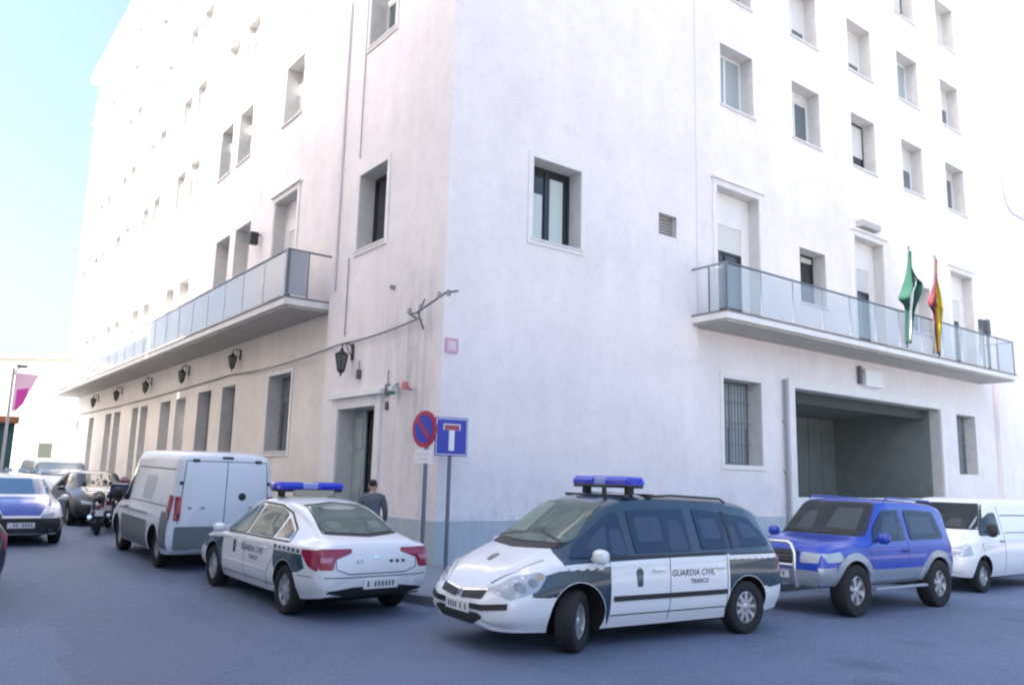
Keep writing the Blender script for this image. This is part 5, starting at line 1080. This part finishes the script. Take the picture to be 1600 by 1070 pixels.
# ------------------------------------------------------------------ person by the street door
def skin_mesh(name, verts, edges, radii, m, parent, root_i=0, sub=2):
    me = bpy.data.meshes.new(name); me.from_pydata(verts, edges, []); me.materials.append(m); o = bpy.data.objects.new(name, me); COL.objects.link(o)
    if parent: o.parent = parent
    sk = o.modifiers.new('skin', 'SKIN'); sk.use_smooth_shade = True; 
    if not me.skin_vertices: 
        with_ctx = None
    dg = bpy.context.evaluated_depsgraph_get()
    lay = me.skin_vertices[0].data if me.skin_vertices else None
    if lay:
        for i, r in enumerate(radii): lay[i].radius = r if isinstance(r, tuple) else (r, r); lay[i].use_root = (i == root_i)
    ss = o.modifiers.new('sub', 'SUBSURF'); ss.levels = sub; ss.render_levels = sub
    return o
def person(x, y, head, label):
    z = ground_z(x, y)+.13
    r = empty('person', (x, y, z), head, label, 'person')
    SK = mat('skin', (.45, .28, .21), .5); HA = mat('hair_dark', (.015, .012, .012), .6, bump=.4, bscale=60, noise=.3, nscale=30); JK = mat('jacket_grey', (.12, .13, .16), .8, noise=.2, nscale=14); TR = mat('trousers_navy', (.03, .04, .07), .85); SH = mat('shoe_black', (.02, .02, .02), .4)
    V, E_, R_ = [], [], []
    def add(p, rr, link=None):
        V.append(p); R_.append(rr if isinstance(rr, tuple) else (rr, rr)); i = len(V)-1
        if link is not None: E_.append((link, i))
        return i
    # local +X is forward
    pel = add((0, 0, .95), (.15, .12)); wst = add((.01, 0, 1.08), (.135, .10), pel); ch = add((.01, 0, 1.26), (.155, .11), wst); up = add((.0, 0, 1.40), (.13, .09), ch); nk = add((.015, 0, 1.475), .052, up); jw = add((.035, 0, 1.545), (.066, .074), nk); hd = add((.03, 0, 1.62), (.078, .09), jw); tp = add((.02, 0, 1.685), (.066, .076), hd)
    nose = add((.125, 0, 1.585), .013, hd)
    for s_ in (1, -1):
        e_ = add((.02, s_*.085, 1.59), .016, hd)
        sh_ = add((0, s_*.165, 1.385), .048, up); el = add((-.02+.05*(s_ < 0), s_*.245, 1.14), .038, sh_); wr = add((.10+.05*(s_ < 0), s_*.24, .92), .029, el); pm = add((.125+.05*(s_ < 0), s_*.235, .86), (.036, .018), wr)
        for k, (dy, ln) in enumerate(((-.028, .068), (-.010, .078), (.009, .074), (.027, .058))):
            a = add((.14+.05*(s_ < 0)+dy*.3, s_*.235+dy, .81), .0095, pm); add((.155+.05*(s_ < 0)+dy*.3, s_*.230+dy, .81-ln*.8), .0075, a)
        a = add((.165+.05*(s_ < 0), s_*.215, .85), .011, pm); add((.185+.05*(s_ < 0), s_*.21, .81), .009, a)
        hp = add((0, s_*.09, .90), .09, pel); kn = add((.03+.10*(s_ < 0), s_*.10, .50), .058, hp); an = add((-.06+.16*(s_ < 0), s_*.10, .09), .038, kn); add((.06+.16*(s_ < 0), s_*.11, .045), (.04, .035), an)
    skin_mesh('body', V, E_, R_, SK, r)
    V, E_, R_ = [], [], []
    a = add((0, 0, .90), (.185, .145)); b_ = add((.01, 0, 1.08), (.165, .125), a); c = add((.01, 0, 1.27), (.18, .135), b_); d = add((0, 0, 1.405), (.15, .105), c); add((.01, 0, 1.46), .07, d)
    for s_ in (1, -1): sh_ = add((0, s_*.175, 1.395), .078, d); el = add((-.02+.05*(s_ < 0), s_*.25, 1.14), .058, sh_); add((.095+.05*(s_ < 0), s_*.24, .94), .045, el)
    skin_mesh('jacket', V, E_, R_, JK, r)
    V, E_, R_ = [], [], []
    a = add((0, 0, .96), (.165, .13))
    for s_ in (1, -1): hp = add((0, s_*.09, .88), .105, a); kn = add((.03+.10*(s_ < 0), s_*.10, .50), .073, hp); add((-.055+.16*(s_ < 0), s_*.10, .10), .055, kn)
    skin_mesh('trousers', V, E_, R_, TR, r)
    for s_ in (1, -1):
        V, E_, R_ = [], [], []; o_ = .16*(s_ < 0); a = add((-.08+o_, s_*.10, .05), (.045, .045)); b_ = add((.02+o_, s_*.105, .045), (.05, .04), a); add((.13+o_, s_*.115, .035), (.042, .03), b_); skin_mesh('shoe', V, E_, R_, SH, r)
    V, E_, R_ = [], [], []
    a = add((-.02, 0, 1.585), (.085, .075)); b_ = add((-.015, 0, 1.655), (.088, .088), a); add((.025, 0, 1.71), (.075, .08), b_)
    skin_mesh('hair', V, E_, R_, HA, r)
    for s_ in (1, -1):
        b = MB(); b.lathe([(.0001, .112), (.010, .108), (.012, .10), (.0001, .09)], 'x', (0, s_*.032, 1.615), 10); b.build('eye', mat('eye_dark', (.03, .02, .02), .3), r)
    b = MB(); b.tube([(.104, -.02, 1.545), (.109, 0, 1.545), (.104, .02, 1.545)], .005, 6); b.build('mouth', mat('lips', (.35, .13, .12), .5), r)
    r.scale = (.95, .95, .92)
    return r
person(-1.58, -.40, rad(55), 'person with short dark hair and grey jacket between the police saloon and street door')
